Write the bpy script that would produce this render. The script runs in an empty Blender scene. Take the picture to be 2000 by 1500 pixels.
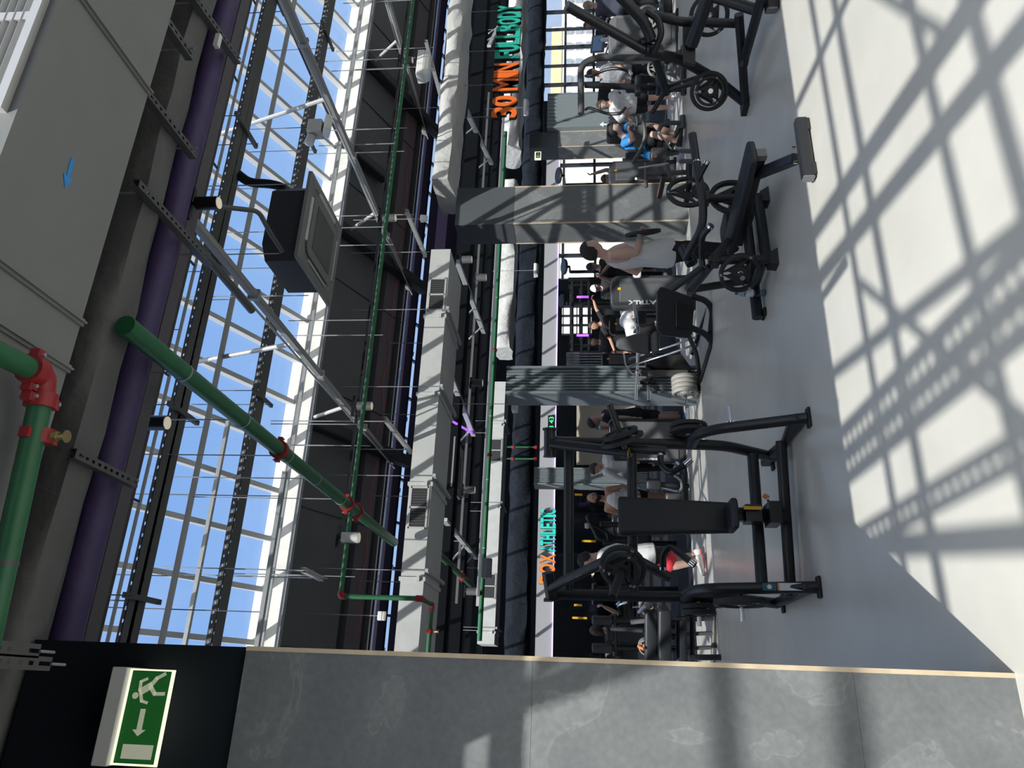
import bpy, bmesh, math, random
from mathutils import Vector, Matrix, Quaternion
random.seed(4)
SC = bpy.context.scene
COL = SC.collection
V = Vector
# ---------------------------------------------------------------- camera model (hall axes: X along the glazing, Y into the hall)
F = 1444.0; TH = math.radians(5.5); CT, ST = math.cos(TH), math.sin(TH)
EYE = V((0, 0, 1.65)); RT = V((.9225, -.386, 0)); FW = V((.386, .9225, 0))
def ray(x, y):
    cx = (750 - y) / F; cy = (1000 - x) / F
    return RT * cx + FW * (CT - cy * ST) + V((0, 0, ST + cy * CT))
def P(x, y, a=None, b=None, z=None, t=None):
    d = ray(x, y)
    if a is not None: t = a / d.x
    if b is not None: t = b / d.y
    if z is not None: t = (z - EYE.z) / d.z
    return EYE + d * t
# ---------------------------------------------------------------- materials
MATS = {}
def mat(name, col, rough=.5, metal=0., noise=0., scale=8., bump=0., bscale=60., emit=0., spec=.5, coat=0., stretch=None, col2=None):
    m = bpy.data.materials.new(name); m.use_nodes = True
    nt = m.node_tree; N = nt.nodes; Lk = nt.links
    p = N['Principled BSDF']
    c = (*col, 1)
    p.inputs['Base Color'].default_value = c
    p.inputs['Roughness'].default_value = rough; p.inputs['Metallic'].default_value = metal
    p.inputs['Specular IOR Level'].default_value = spec
    if coat: p.inputs['Coat Weight'].default_value = coat
    tc = N.new('ShaderNodeTexCoord'); src = tc.outputs['Object']
    if stretch:
        mp = N.new('ShaderNodeMapping'); mp.inputs['Scale'].default_value = stretch
        Lk.new(src, mp.inputs['Vector']); src = mp.outputs['Vector']
    if noise or col2:
        t = N.new('ShaderNodeTexNoise'); t.inputs['Scale'].default_value = scale; t.inputs['Detail'].default_value = 6
        Lk.new(src, t.inputs['Vector'])
        r = N.new('ShaderNodeValToRGB')
        k = noise
        a_ = [v * (1 - k) for v in col]; b_ = col2 or [min(1, v * (1 + k)) for v in col]
        r.color_ramp.elements[0].position = .3; r.color_ramp.elements[1].position = .7
        r.color_ramp.elements[0].color = (*a_, 1); r.color_ramp.elements[1].color = (*b_, 1)
        Lk.new(t.outputs['Fac'], r.inputs['Fac']); Lk.new(r.outputs['Color'], p.inputs['Base Color'])
    if bump:
        t = N.new('ShaderNodeTexNoise'); t.inputs['Scale'].default_value = bscale; t.inputs['Detail'].default_value = 4
        Lk.new(src, t.inputs['Vector'])
        b = N.new('ShaderNodeBump'); b.inputs['Strength'].default_value = bump; b.inputs['Distance'].default_value = .02
        Lk.new(t.outputs['Fac'], b.inputs['Height']); Lk.new(b.outputs['Normal'], p.inputs['Normal'])
    if emit:
        p.inputs['Emission Color'].default_value = c; p.inputs['Emission Strength'].default_value = emit
    MATS[name] = m
    return m
def glass_mat(name, tint, refl):
    m = bpy.data.materials.new(name); m.use_nodes = True
    nt = m.node_tree; N = nt.nodes; Lk = nt.links
    for n in list(N):
        if n.type == 'BSDF_PRINCIPLED': N.remove(n)
    tr = N.new('ShaderNodeBsdfTransparent'); tr.inputs['Color'].default_value = (*tint, 1)
    g = N.new('ShaderNodeBsdfGlossy'); g.inputs['Roughness'].default_value = .03
    mx = N.new('ShaderNodeMixShader'); fr = N.new('ShaderNodeLayerWeight'); fr.inputs['Blend'].default_value = .35
    mu = N.new('ShaderNodeMath'); mu.operation = 'MULTIPLY'; mu.inputs[1].default_value = refl
    Lk.new(fr.outputs['Facing'], mu.inputs[0]); Lk.new(mu.outputs[0], mx.inputs['Fac']); Lk.new(tr.outputs['BSDF'], mx.inputs[1]); Lk.new(g.outputs['BSDF'], mx.inputs[2])
    Lk.new(mx.outputs['Shader'], N['Material Output'].inputs['Surface'])
    MATS[name] = m
    return m
mat('floor_vinyl', (.555, .54, .485), .26, noise=.05, scale=2.2, bump=.02, bscale=3, spec=.45)
mat('plank_vinyl', (.40, .39, .36), .42, noise=.22, scale=3, stretch=(1, 9, 1))
mat('rubber_floor', (.012, .013, .016), .7, noise=.2, scale=30, spec=.15)
mat('floor_trim', (.62, .61, .56), .4)
mat('navy_wall', (.011, .015, .021), .85, spec=.15)
mat('oak_edge', (.62, .50, .34), .5, noise=.12, scale=14)
mat('duct_grey', (.115, .118, .115), .55, noise=.03, scale=5)
mat('duct_paint', (.19, .195, .19), .5, noise=.03, scale=5)
mat('duct_silver', (.47, .48, .465), .5, metal=.1, noise=.06, scale=6)
mat('louver_silver', (.5, .5, .5), .45, metal=.3)
mat('foil_wrap', (.52, .52, .5), .5, noise=.08, scale=5, bump=.9, bscale=9)
mat('grey_wrap', (.10, .102, .098), .6, noise=.1, scale=4, bump=.9, bscale=8)
mat('navy_wrap', (.009, .012, .018), .8, noise=.2, scale=6, bump=.9, bscale=10, spec=.15)
mat('purple_wrap', (.052, .034, .105), .6, noise=.12, scale=5, bump=.5, bscale=9)
mat('beam_grey', (.085, .08, .088), .6)
mat('dark_beam', (.024, .025, .03), .6)
mat('purple_beam', (.014, .011, .03), .7, spec=.2)
mat('roof_panel', (.085, .086, .09), .7, noise=.08, scale=3)
mat('roof_panel_purple', (.10, .085, .10), .7)
mat('tray_dark', (.08, .08, .078), .55)
mat('black_felt', (.004, .005, .0065), .9, spec=.1)
mat('galv', (.36, .38, .39), .42, metal=.5, noise=.06, scale=30)
mat('steel_light', (.42, .43, .43), .5, metal=.2)
mat('white_sill', (.78, .77, .72), .7, noise=.12, scale=3)
mat('white_bar', (.55, .55, .54), .5)
mat('tie_grey', (.24, .24, .24), .5)
mat('green_pipe', (.024, .125, .052), .4, noise=.08, scale=20)
mat('red_coupling', (.30, .018, .022), .4)
mat('brass', (.55, .42, .2), .3, metal=.9)
mat('chrome', (.72, .73, .74), .16, metal=1.)
mat('black_metal', (.017, .019, .023), .4, noise=.08, scale=60, spec=.5)
mat('grey_metal', (.085, .086, .085), .42, spec=.5)
mat('satin_black', (.011, .012, .014), .3)
mat('black_pad', (.016, .019, .024), .48, bump=.12, bscale=160)
mat('grey_pad', (.07, .072, .073), .5, bump=.12, bscale=160)
mat('rubber', (.02, .021, .022), .62)
mat('grey_rubber', (.30, .29, .27), .6, noise=.1, scale=12)
mat('plastic_grey', (.10, .105, .11), .45)
mat('shroud_dark', (.045, .047, .05), .45)
mat('white_plastic', (.74, .74, .72), .4)
mat('grey_plastic', (.16, .165, .17), .45)
mat('cassette_face', (.17, .172, .165), .45)
mat('cassette_body', (.018, .018, .02), .6)
mat('cassette_grille', (.11, .112, .108), .6)
mat('column_paint', (.08, .09, .10), .6)
mat('corrugated', (.20, .235, .25), .45, metal=.15)
mat('partition_beige', (.42, .38, .31), .8, noise=.05, scale=2)
mat('pink_plastic', (.6, .2, .22), .4)
mat('plaster_dark', (.10, .10, .10), .8)
mat('bulkhead', (.36, .36, .38), .6)
mat('window_frame', (.03, .03, .033), .5)
mat('yellow_render', (.80, .60, .30), .9, noise=.03, scale=.3)
mat('pale_render', (.85, .80, .68), .9)
mat('window_dark', (.30, .32, .36), .3)
mat('orange_sign', (.78, .15, .02), .5)
mat('teal_sign', (.02, .40, .29), .5)
mat('orange_bright', (.9, .26, .03), .5)
mat('teal_bright', (.03, .72, .60), .5)
mat('sign_side', (.01, .01, .011), .5)
mat('blue_tape', (.03, .28, .72), .5)
mat('yellow_mark', (.75, .42, .03), .5)
mat('paper_white', (.72, .73, .75), .6)
mat('label_teal', (.03, .12, .14), .5)
mat('red_mark', (.6, .04, .03), .5)
mat('orange_plastic', (.62, .22, .09), .45)
mat('purple_led', (.42, .12, 1.), .5, emit=1.3)
mat('purple_led_soft', (.62, .45, 1.), .5, emit=1.5)
mat('green_led', (.05, .9, .25), .5, emit=1.2)
mat('exit_green', (.012, .10, .018), .4, emit=.45)
mat('exit_white', (.52, .53, .40), .4, emit=.4)
mat('exit_glow', (.95, .9, .62), .4, emit=1.1)
mat('lamp_face', (.8, .72, .55), .5, emit=.35)
mat('screen_blue', (.10, .17, .33), .3, emit=.3)
mat('cap_blue', (.04, .14, .5), .4)
mat('bottle_label', (.72, .74, .8), .5)
mat('skin', (.60, .39, .31), .55); mat('skin_tan', (.44, .245, .165), .55); mat('skin_pale', (.62, .40, .32), .55)
mat('hair_dark', (.014, .012, .011), .6, bump=.5, bscale=90); mat('hair_brown', (.06, .035, .022), .6, bump=.5, bscale=90); mat('hair_fair', (.36, .27, .19), .6, bump=.5, bscale=90)
mat('eye_white', (.7, .7, .7), .3); mat('lip', (.42, .17, .14), .5)
mat('cloth_white', (.72, .72, .72), .85, bump=.25, bscale=18); mat('cloth_black', (.014, .014, .017), .85, bump=.2, bscale=18)
mat('cloth_blue', (.03, .24, .62), .8, bump=.2, bscale=18); mat('cloth_red', (.72, .035, .06), .8, bump=.2, bscale=18)
mat('cloth_navy', (.06, .068, .10), .85, bump=.2, bscale=18); mat('cloth_grey', (.30, .31, .34), .85, noise=.3, scale=20)
mat('shoe_white', (.8, .8, .8), .5); mat('shoe_black', (.02, .02, .02), .5); mat('teal_band', (.18, .42, .42), .5)
glass_mat('roof_glass', (.95, .97, 1.), .12)
glass_mat('window_glass', (.94, .97, 1.), .3)
glass_mat('clear_plastic', (.80, .87, .93), .45)
def mirror_mat():
    m = mat('mirror', (.10, .11, .115), .06, metal=1., bump=.03, bscale=2.0)
mirror_mat()
def stone_mat():
    m = mat('slate_stone', (.225, .235, .235), .65, spec=.25)
    nt = m.node_tree; N = nt.nodes; Lk = nt.links; p = N['Principled BSDF']
    tc = N.new('ShaderNodeTexCoord')
    n1 = N.new('ShaderNodeTexNoise'); n1.inputs['Scale'].default_value = 2.1; n1.inputs['Detail'].default_value = 9; n1.inputs['Distortion'].default_value = .9
    n2 = N.new('ShaderNodeTexNoise'); n2.inputs['Scale'].default_value = 38; n2.inputs['Detail'].default_value = 8
    for n in (n1, n2): Lk.new(tc.outputs['Object'], n.inputs['Vector'])
    r1 = N.new('ShaderNodeValToRGB'); e = r1.color_ramp.elements
    e[0].position = .36; e[0].color = (.165, .175, .178, 1); e[1].position = .66; e[1].color = (.225, .235, .233, 1)
    k = r1.color_ramp.elements.new(.575); k.color = (.192, .202, .203, 1)
    k = r1.color_ramp.elements.new(.582); k.color = (.24, .25, .247, 1)
    k = r1.color_ramp.elements.new(.60); k.color = (.205, .215, .214, 1)
    r2 = N.new('ShaderNodeValToRGB'); e = r2.color_ramp.elements
    e[0].position = .35; e[0].color = (.90, .90, .90, 1); e[1].position = .7; e[1].color = (1.07, 1.07, 1.07, 1)
    Lk.new(n1.outputs['Fac'], r1.inputs['Fac']); Lk.new(n2.outputs['Fac'], r2.inputs['Fac'])
    mx = N.new('ShaderNodeMix'); mx.data_type = 'RGBA'; mx.blend_type = 'MULTIPLY'; mx.inputs[0].default_value = 1
    Lk.new(r1.outputs['Color'], mx.inputs[6]); Lk.new(r2.outputs['Color'], mx.inputs[7])
    Lk.new(mx.outputs[2], p.inputs['Base Color'])
    b = N.new('ShaderNodeBump'); b.inputs['Strength'].default_value = .25; b.inputs['Distance'].default_value = .02
    Lk.new(n1.outputs['Fac'], b.inputs['Height']); Lk.new(b.outputs['Normal'], p.inputs['Normal'])
stone_mat()
# ---------------------------------------------------------------- mesh builder
def frame(d):
    d = d.normalized()
    up = V((0, 0, 1)) if abs(d.z) < .95 else V((0, 1, 0))
    s = d.cross(up).normalized()
    return s, s.cross(d).normalized()
def smooth_path(pts, rad, n=5):
    pts = [V(p) for p in pts]
    if rad <= 0 or len(pts) < 3: return pts
    out = [pts[0]]
    for i in range(1, len(pts) - 1):
        a, b, c = pts[i - 1], pts[i], pts[i + 1]
        la, lc = (a - b).length, (c - b).length
        k = min(rad, la * .48, lc * .48)
        p0 = b + (a - b).normalized() * k; p1 = b + (c - b).normalized() * k
        for j in range(n + 1):
            s = j / n
            out.append(p0 * (1 - s) ** 2 + b * 2 * s * (1 - s) + p1 * s * s)
    out.append(pts[-1])
    return out
class MB:
    def __init__(self): self.v = []; self.f = []; self.mi = []
    def add(self, vs, fs, m=0):
        o = len(self.v); self.v += [V(p) for p in vs]
        self.f += [[i + o for i in f] for f in fs]; self.mi += [m] * len(fs)
        return self
    def box(self, c, s, R=None, m=0):
        c = V(c); hx, hy, hz = s[0] / 2, s[1] / 2, s[2] / 2
        vs = [V((x, y, z)) for z in (-hz, hz) for y in (-hy, hy) for x in (-hx, hx)]
        if R is not None: vs = [R @ v for v in vs]
        return self.add([v + c for v in vs], [(0, 2, 3, 1), (4, 5, 7, 6), (0, 1, 5, 4), (2, 6, 7, 3), (0, 4, 6, 2), (1, 3, 7, 5)], m)
    def bx(self, x0, x1, y0, y1, z0, z1, m=0):
        return self.box(((x0 + x1) / 2, (y0 + y1) / 2, (z0 + z1) / 2), (abs(x1 - x0), abs(y1 - y0), abs(z1 - z0)), None, m)
    def sweep(self, pts, prof, m=0, caps=True, up=None):
        """prof: list of (s,u) offsets; parallel-transport frame; may be a list of profiles"""
        pts = [V(p) for p in pts]; n = len(pts); k = len(prof)
        d0 = (pts[1] - pts[0]).normalized()
        if up is not None:
            s = d0.cross(V(up)).normalized(); u = s.cross(d0).normalized()
        else: s, u = frame(d0)
        vs = []
        for i in range(n):
            if i == 0: d = pts[1] - pts[0]
            elif i == n - 1: d = pts[-1] - pts[-2]
            else: d = (pts[i + 1] - pts[i]).normalized() + (pts[i] - pts[i - 1]).normalized()
            d.normalize()
            if d.length < .5: d = d0
            q = d0.rotation_difference(d); s = q @ s; u = q @ u; d0 = d
            for (a, b) in prof: vs.append(pts[i] + s * a + u * b)
        fs = []
        for i in range(n - 1):
            for j in range(k):
                j2 = (j + 1) % k
                fs.append((i * k + j, i * k + j2, (i + 1) * k + j2, (i + 1) * k + j))
        if caps:
            fs.append(tuple(range(k))[::-1]); fs.append(tuple(range((n - 1) * k, n * k)))
        return self.add(vs, fs, m)
    def tube(self, pts, r, n=12, bend=0., m=0):
        return self.sweep(smooth_path(pts, bend), [(r * math.cos(2 * math.pi * j / n), r * math.sin(2 * math.pi * j / n)) for j in range(n)], m)
    def rtube(self, pts, w, h, bend=0., m=0, up=None, c=.25):
        """rounded-rectangle bar: w across, h along 'up'"""
        a, b = w / 2, h / 2; e = min(a, b) * c
        pr = [(a, -b + e), (a, b - e), (a - e, b), (-a + e, b), (-a, b - e), (-a, -b + e), (-a + e, -b), (a - e, -b)]
        return self.sweep(smooth_path(pts, bend), pr, m, up=up)
    def oval(self, pts, w, h, bend=0., m=0, up=None, n=14):
        return self.sweep(smooth_path(pts, bend), [(w / 2 * math.cos(2 * math.pi * j / n), h / 2 * math.sin(2 * math.pi * j / n)) for j in range(n)], m, up=up)
    def lathe(self, c, axis, prof, n=28, m=0):
        """prof: (radius, offset along axis)"""
        c = V(c); ax = V(axis).normalized(); s, u = frame(ax); k = len(prof); vs = []
        for i in range(n):
            a = 2 * math.pi * i / n; e = s * math.cos(a) + u * math.sin(a)
            for (r, h) in prof: vs.append(c + e * r + ax * h)
        fs = []
        for i in range(n):
            i2 = (i + 1) % n
            for j in range(k - 1): fs.append((i * k + j, i * k + j + 1, i2 * k + j + 1, i2 * k + j))
        return self.add(vs, fs, m)
    def cyl(self, p0, p1, r, r2=None, n=16, m=0):
        p0, p1 = V(p0), V(p1); r2 = r if r2 is None else r2; L = (p1 - p0).length
        return self.lathe(p0, p1 - p0, [(0, 0), (r, 0), (r2, L), (0, L)], n, m)
    def prism(self, poly, vec, m=0):
        k = len(poly); poly = [V(p) for p in poly]; vec = V(vec)
        vs = poly + [p + vec for p in poly]
        fs = [tuple(range(k))[::-1], tuple(range(k, 2 * k))] + [(j, (j + 1) % k, k + (j + 1) % k, k + j) for j in range(k)]
        return self.add(vs, fs, m)
    def ball(self, c, r, n=12, m=0, sc=(1, 1, 1), R=None):
        c = V(c); vs = []; fs = []; k = n // 2
        for i in range(k + 1):
            p = math.pi * i / k
            for j in range(n):
                q = 2 * math.pi * j / n
                w = V((r * sc[0] * math.sin(p) * math.cos(q), r * sc[1] * math.sin(p) * math.sin(q), r * sc[2] * math.cos(p)))
                vs.append(c + (R @ w if R is not None else w))
        for i in range(k):
            for j in range(n): fs.append((i * n + j, (i + 1) * n + j, (i + 1) * n + (j + 1) % n, i * n + (j + 1) % n))
        return self.add(vs, fs, m)
    def build(self, name, mats, parent=None, bevel=0., ang=40, origin=None, label=None):
        if isinstance(mats, str): mats = [mats]
        vs = self.v
        if parent is not None: o = V(parent['_o']) if '_o' in parent else V((0, 0, 0))
        elif origin is not None: o = V(origin)
        else:
            o = V(((min(p.x for p in vs) + max(p.x for p in vs)) / 2, (min(p.y for p in vs) + max(p.y for p in vs)) / 2, min(p.z for p in vs)))
        me = bpy.data.meshes.new(name); me.from_pydata([p - o for p in vs], [], self.f); me.validate()
        for mm in mats: me.materials.append(MATS[mm])
        if len(mats) > 1 and len(me.polygons) == len(self.mi): me.polygons.foreach_set('material_index', self.mi)
        bm = bmesh.new(); bm.from_mesh(me); bmesh.ops.remove_doubles(bm, verts=bm.verts, dist=1e-5); bmesh.ops.recalc_face_normals(bm, faces=bm.faces)
        bm.to_mesh(me); bm.free()
        me.polygons.foreach_set('use_smooth', [True] * len(me.polygons)); me.set_sharp_from_angle(angle=math.radians(ang))
        ob = bpy.data.objects.new(name, me); COL.objects.link(ob)
        if parent is not None:
            ob.parent = parent; ob['_o'] = tuple(o)
        else:
            ob.location = o; ob['_o'] = tuple(o)
        if bevel:
            md = ob.modifiers.new('bevel', 'BEVEL'); md.width = bevel; md.segments = 2; md.limit_method = 'ANGLE'; md.angle_limit = math.radians(50)
        if label: ob['label'] = label
        return ob
def tag(o, label, cat, group=None, kind=None):
    o['label'] = label; o['category'] = cat
    if group: o['group'] = group
    if kind: o['kind'] = kind
    return o
def thing(name, loc, label, cat, group=None):
    o = bpy.data.objects.new(name, None); COL.objects.link(o); o.location = V(loc); o['_o'] = tuple(loc); o.empty_display_size = .1
    return tag(o, label, cat, group)
def struct(o): o['kind'] = 'structure'; return o
def kids(o): return [c for c in bpy.data.objects if c.parent == o]
def copy_tree(o, parent=None):
    c = o.copy(); COL.objects.link(c)
    if parent is not None: c.parent = parent
    for ch in kids(o): copy_tree(ch, c)
    return c
def text_mesh(body, size, sx=1., bold=0., depth=.01, spacing=1., shear=0.):
    """builds the letters as a mesh in the XY plane, returns list of verts/faces"""
    cu = bpy.data.curves.new('txt', 'FONT'); cu.body = body; cu.size = size; cu.extrude = depth / 2; cu.offset = bold; cu.space_character = spacing; cu.shear = shear
    cu.resolution_u = 4
    ob = bpy.data.objects.new('txt', cu); COL.objects.link(ob)
    dg = bpy.context.evaluated_depsgraph_get()
    me = bpy.data.meshes.new_from_object(ob.evaluated_get(dg))
    vs = [V((v.co.x * sx, v.co.y, v.co.z)) for v in me.vertices]; fs = [tuple(p.vertices) for p in me.polygons]
    bpy.data.objects.remove(ob); bpy.data.curves.remove(cu); bpy.data.meshes.remove(me)
    return vs, fs
def put_text(mb, body, org, xdir, ydir, h, width=None, bold=0., depth=.01, m=0, spacing=1.):
    """letters h tall from org along xdir, letter tops towards ydir"""
    vs, fs = text_mesh(body, h / .72, 1., bold, depth, spacing)
    x0, x1 = min(v.x for v in vs), max(v.x for v in vs); y0, y1 = min(v.y for v in vs), max(v.y for v in vs)
    kx = (width / (x1 - x0)) if width else 1.; ky = h / (y1 - y0)
    X = V(xdir).normalized(); Y = V(ydir).normalized(); Z = X.cross(Y); org = V(org)
    mb.add([org + X * ((v.x - x0) * kx) + Y * ((v.y - y0) * ky) + Z * v.z for v in vs], fs, m)
    return mb
SUN_E = 6.0; SKY_E = 1.0
# ================================================================ SETTING
A0, A1 = -7.0, 36.0           # hall extent along the glazing
BW = 24.0                     # far wall
ZR, SL = 7.97, .45            # ridge height and roof pitch
zn = lambda b: ZR - SL * (3.4 - b)          # near pitch (rises inwards)
zf = lambda b: ZR - SL * (b - 3.4)          # far pitch
B2 = 17.7; Z2 = 7.52
z2n = lambda b: Z2 - SL * (B2 - b)
z2f = lambda b: Z2 - SL * (b - B2)
def slab(name, m, a0, a1, b0, b1, z0, z1=None, th=.1):
    """sloped plate between b0 (height z0) and b1 (height z1)"""
    z1 = z0 if z1 is None else z1
    return struct(MB().prism([(a0, b0, z0), (a0, b1, z1), (a0, b1, z1 + th), (a0, b0, z0 + th)], (a1 - a0, 0, 0)).build(name, m))
slab('floor', 'floor_vinyl', A0, A1, -4.2, 9.72, -.1)
slab('floor.001', 'plank_vinyl', A0, A1, 9.78, 11.6, -.1)
slab('floor.002', 'rubber_floor', A0, A1, 11.6, BW + .2, -.1)
struct(MB().bx(A0, A1, 9.70, 9.80, -.09, .006).build('trim_1', 'floor_trim'))
# stone clad wing wall on the left, navy painted above
w = struct(MB().bx(A0, .135, 3.235, 3.41, 0, 4.05).build('wall_left', 'navy_wall'))
for z0, z1 in ((0, .5995), (.6005, 1.8545), (1.8555, 3.07)):
    k = MB().bx(A0, .120, 3.21, 3.236, z0, z1); o = k.build('stone_panel', 'slate_stone', w)
MB().bx(.120, .138, 3.206, 3.41, 0, 3.07).build('oak_edge_strip', 'oak_edge', w, label='pale oak edging strip along the stone corner')
# outer walls
for nm, a, b_ in (('wall_west', A0 - .1, A0), ('wall_east', A1, A1 + .1)):
    struct(MB().prism([(a, -4.2, 0), (a, -4.2, zn(-4.2)), (a, 3.4, ZR), (a, 11.05, 4.5), (a, B2, Z2), (a, BW + .3, 4.6), (a, BW + .3, 0)], (b_ - a, 0, 0)).build(nm, 'bulkhead'))
# solid wall behind the photographer, below the glass roof; made opaque to darken the hall
struct(MB().bx(A0, A1, -4.35, -4.2, 0, zn(-4.2) + .1).build('wall_front', 'plaster_dark'))
# ---- roof glazing, bay one
def plate(name, m, b0, z0, b1, z1, th=.012, a0=A0, a1=A1): return slab(name, m, a0, a1, b0, b1, z0, z1, th)
plate('window_2_pane', 'roof_glass', -4.2, zn(-4.2), 3.4, ZR)
plate('window_3_pane', 'roof_glass', 3.4, ZR, 8.84, zf(8.84))
k = MB()                                  # rafters under the near pitch
nearR = [(.15, .13), (-.22, .11), (-.95, .06), (-2.1, .09), (-3.3, .06), (-4.5, .06), (1.3, .06), (2.5, .07), (2.85, .12), (4.0, .06), (5.2, .08)] + [(6.4 + 1.2 * i, .07) for i in range(24)]
for a, wd in nearR: k.prism([(a - wd / 2, -4.2, zn(-4.2) - .12), (a - wd / 2, 3.4, ZR - .12), (a - wd / 2, 3.4, ZR), (a - wd / 2, -4.2, zn(-4.2))], (wd, 0, 0))
for b, wd in ((-.89, .05), (-.62, .035), (-1.81, .06), (-1.5, .04), (-3.0, .05), (.6, .06), (1.9, .06)):
    k.bx(A0, A1, b - wd / 2, b + wd / 2, zn(b) - .10, zn(b) - .02)
for a, b, c, d in ((1.55, -1.0, .25, -1.6), (-.5, -.6, -1.9, -1.75), (4.3, -.5, 2.9, -1.7)):   # diagonal wind braces
    k.tube([(a, b, zn(b) - .12), (c, d, zn(d) - .12)], .035, 8)
struct(k.build('trim_2', 'white_bar'))
k = MB()
for i in range(72):
    a = A0 + .22 + i * .6
    k.prism([(a - .03, 3.4, ZR - .1), (a - .03, 8.86, zf(8.86) - .1), (a - .03, 8.86, zf(8.86)), (a - .03, 3.4, ZR)], (.06, 0, 0))
struct(k.build('trim_3', 'white_bar'))
struct(MB().bx(A0, A1, 3.32, 3.5, ZR - .22, ZR + .05).build('trim_4', 'dark_beam'))
# spandrel with its grey bottom beam
struct(MB().bx(A0, A1, 3.90, 3.96, 4.30, zf(3.9) - .1).build('wall_spandrel', 'roof_panel'))
k = MB().bx(A0, A1, 3.865, 3.975, 4.245, 4.262).bx(A0, A1, 3.905, 3.93, 4.262, 4.42).bx(A0, A1, 3.865, 3.975, 4.40, 4.417)
tag(k.build('steel_beam', 'beam_grey'), 'slim grey steel beam running beside the purple wrapped pipe', 'beam')
# bright upstand at the end of the glass, then opaque lining
struct(MB().bx(A0, A1, 8.84, 8.92, 5.20, zf(8.84) + .05).bx(A0, A1, 8.80, 8.84, 5.42, 5.46).build('trim_5', 'white_sill'))
struct(MB().bx(A0, A1, 8.76, 8.84, 5.16, 5.20).bx(A0, A1, 8.66, 8.70, 5.30, 5.34).build('trim_6', 'galv'))
plate('ceiling', 'roof_panel', 8.92, 5.36, 10.02, 4.87, .08)
plate('ceiling.001', 'roof_panel_purple', 10.06, 4.84, 10.56, 4.613, .08)
k = MB()
for b in (9.0, 10.04, 10.45): k.prism([(A0, b - .03, zf(b) - .16), (A0, b + .03, zf(b) - .19), (A0, b + .03, zf(b) - .09), (A0, b - .03, zf(b) - .06)], (A1 - A0, 0, 0))
for i in range(25):
    a = A0 + .6 + i * 1.7; k.prism([(a, 8.93, 5.345), (a, 10.55, 4.603), (a, 10.55, 4.63), (a, 8.93, 5.37)], (.012, 0, 0))
struct(k.build('ceiling_seams', 'dark_beam'))
struct(MB().bx(A0, A1, 10.74, 10.86, 4.65, 4.86).build('trim_7', 'dark_beam'))
struct(MB().bx(A0, A1, 11.04, 11.16, 4.52, 4.67).build('trim_8', 'purple_beam'))
struct(MB().bx(A0, A1, 11.02, 11.16, 3.90, 4.44).build('trim_9', 'purple_beam'))
slab('ceiling.003', 'navy_wrap', A0, A1, 2.5, 3.9, 4.72, None, .05)  # deck added to close a gap that let sun onto the floor
# ---- roof, bay two
plate('window_4_pane', 'roof_glass', 11.3, z2n(11.3), B2, Z2)
plate('window_5_pane', 'roof_glass', B2, Z2, 22.2, z2f(22.2))
plate('ceiling.002', 'roof_panel', 22.2, z2f(22.2) - .02, 24.4, z2f(24.4) - .02, .08)
k = MB()
for i in range(36):
    a = A0 + .3 + i * 1.2
    k.prism([(a - .03, 11.3, z2n(11.3) - .1), (a - .03, B2, Z2 - .1), (a - .03, B2, Z2), (a - .03, 11.3, z2n(11.3))], (.06, 0, 0))
    k.prism([(a - .03, B2, Z2 - .1), (a - .03, 22.2, z2f(22.2) - .1), (a - .03, 22.2, z2f(22.2)), (a - .03, B2, Z2)], (.06, 0, 0))
for b in (12.4, 14, 15.6): k.bx(A0, A1, b - .04, b + .04, z2n(b) - .1, z2n(b) - .02)
for b in (19.4, 20.6): k.bx(A0, A1, b - .04, b + .04, z2f(b) - .1, z2f(b) - .02)
struct(k.build('trim_11', 'window_frame'))
for i, b in enumerate((12.6, 15.1, 21.0)):
    zz = {0: 3.92, 1: 4.05, 2: 4.35}[i]
    struct(MB().bx(A0, A1, b, b + .35, zz, zz + (.5, .85, .5)[i]).build('trim_%d' % (12 + i), 'black_felt'))
# ---- far wall: bulkhead over mirrors on the left, over windows on the right
wx = P(1080, 196, b=BW).x
wf = struct(MB().bx(A0, wx, BW, BW + .3, 2.60, 3.12).build('wall_back', 'bulkhead'))
struct(MB().bx(A0, wx, BW + .02, BW + .35, 3.12, 4.7).bx(wx, A1, BW + .02, BW + .35, 3.42, 4.7).build('wall_back_upper', 'navy_wall'))
struct(MB().bx(A0, wx, BW - .04, BW, 2.575, 2.605).build('trim_20', 'purple_led_soft'))
w0, w1 = P(1120, 652, b=BW).x, P(1120, 597, b=BW).x  # opening added here stands in for window reflections in the mirror
for i, (x0, x1, z0, z1) in enumerate(((A0, w0, 0, 2.6), (w1, 14.3, 0, 2.6), (w0, w1, 0, 1.35), (w0, w1, 2.42, 2.6))): struct(MB().bx(x0, x1, BW + .05, BW + .1, z0, z1).build('wall_back_mirror', 'mirror'))
k = MB()
for i in range(4): x = w0 + (w1 - w0) * i / 3; k.bx(x - .03, x + .03, BW + .03, BW + .12, 1.35, 2.42)
for i in range(3): z = 1.38 + i * .5; k.bx(w0, w1, BW + .03, BW + .12, z - .02, z + .02)
struct(k.build('reflection_frame', 'window_frame')); struct(MB().bx(w0, w1, BW + .07, BW + .08, 1.35, 2.42).build('reflection_pane', 'window_glass'))
k = MB()
for a in [14.3 + i * 1.06 for i in range(21)]: wd = .10 if int(round((a - 14.3) / 1.06)) % 2 else .05; k.bx(a - wd / 2, a + wd / 2, BW + .02, BW + .16, 0, 3.44)
k.bx(wx, A1, BW + .03, BW + .15, 3.36, 3.44)
for z in (.04, 1.2, 2.42): k.bx(14.3, A1, BW + .03, BW + .15, z - .05, z + .05)
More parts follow.
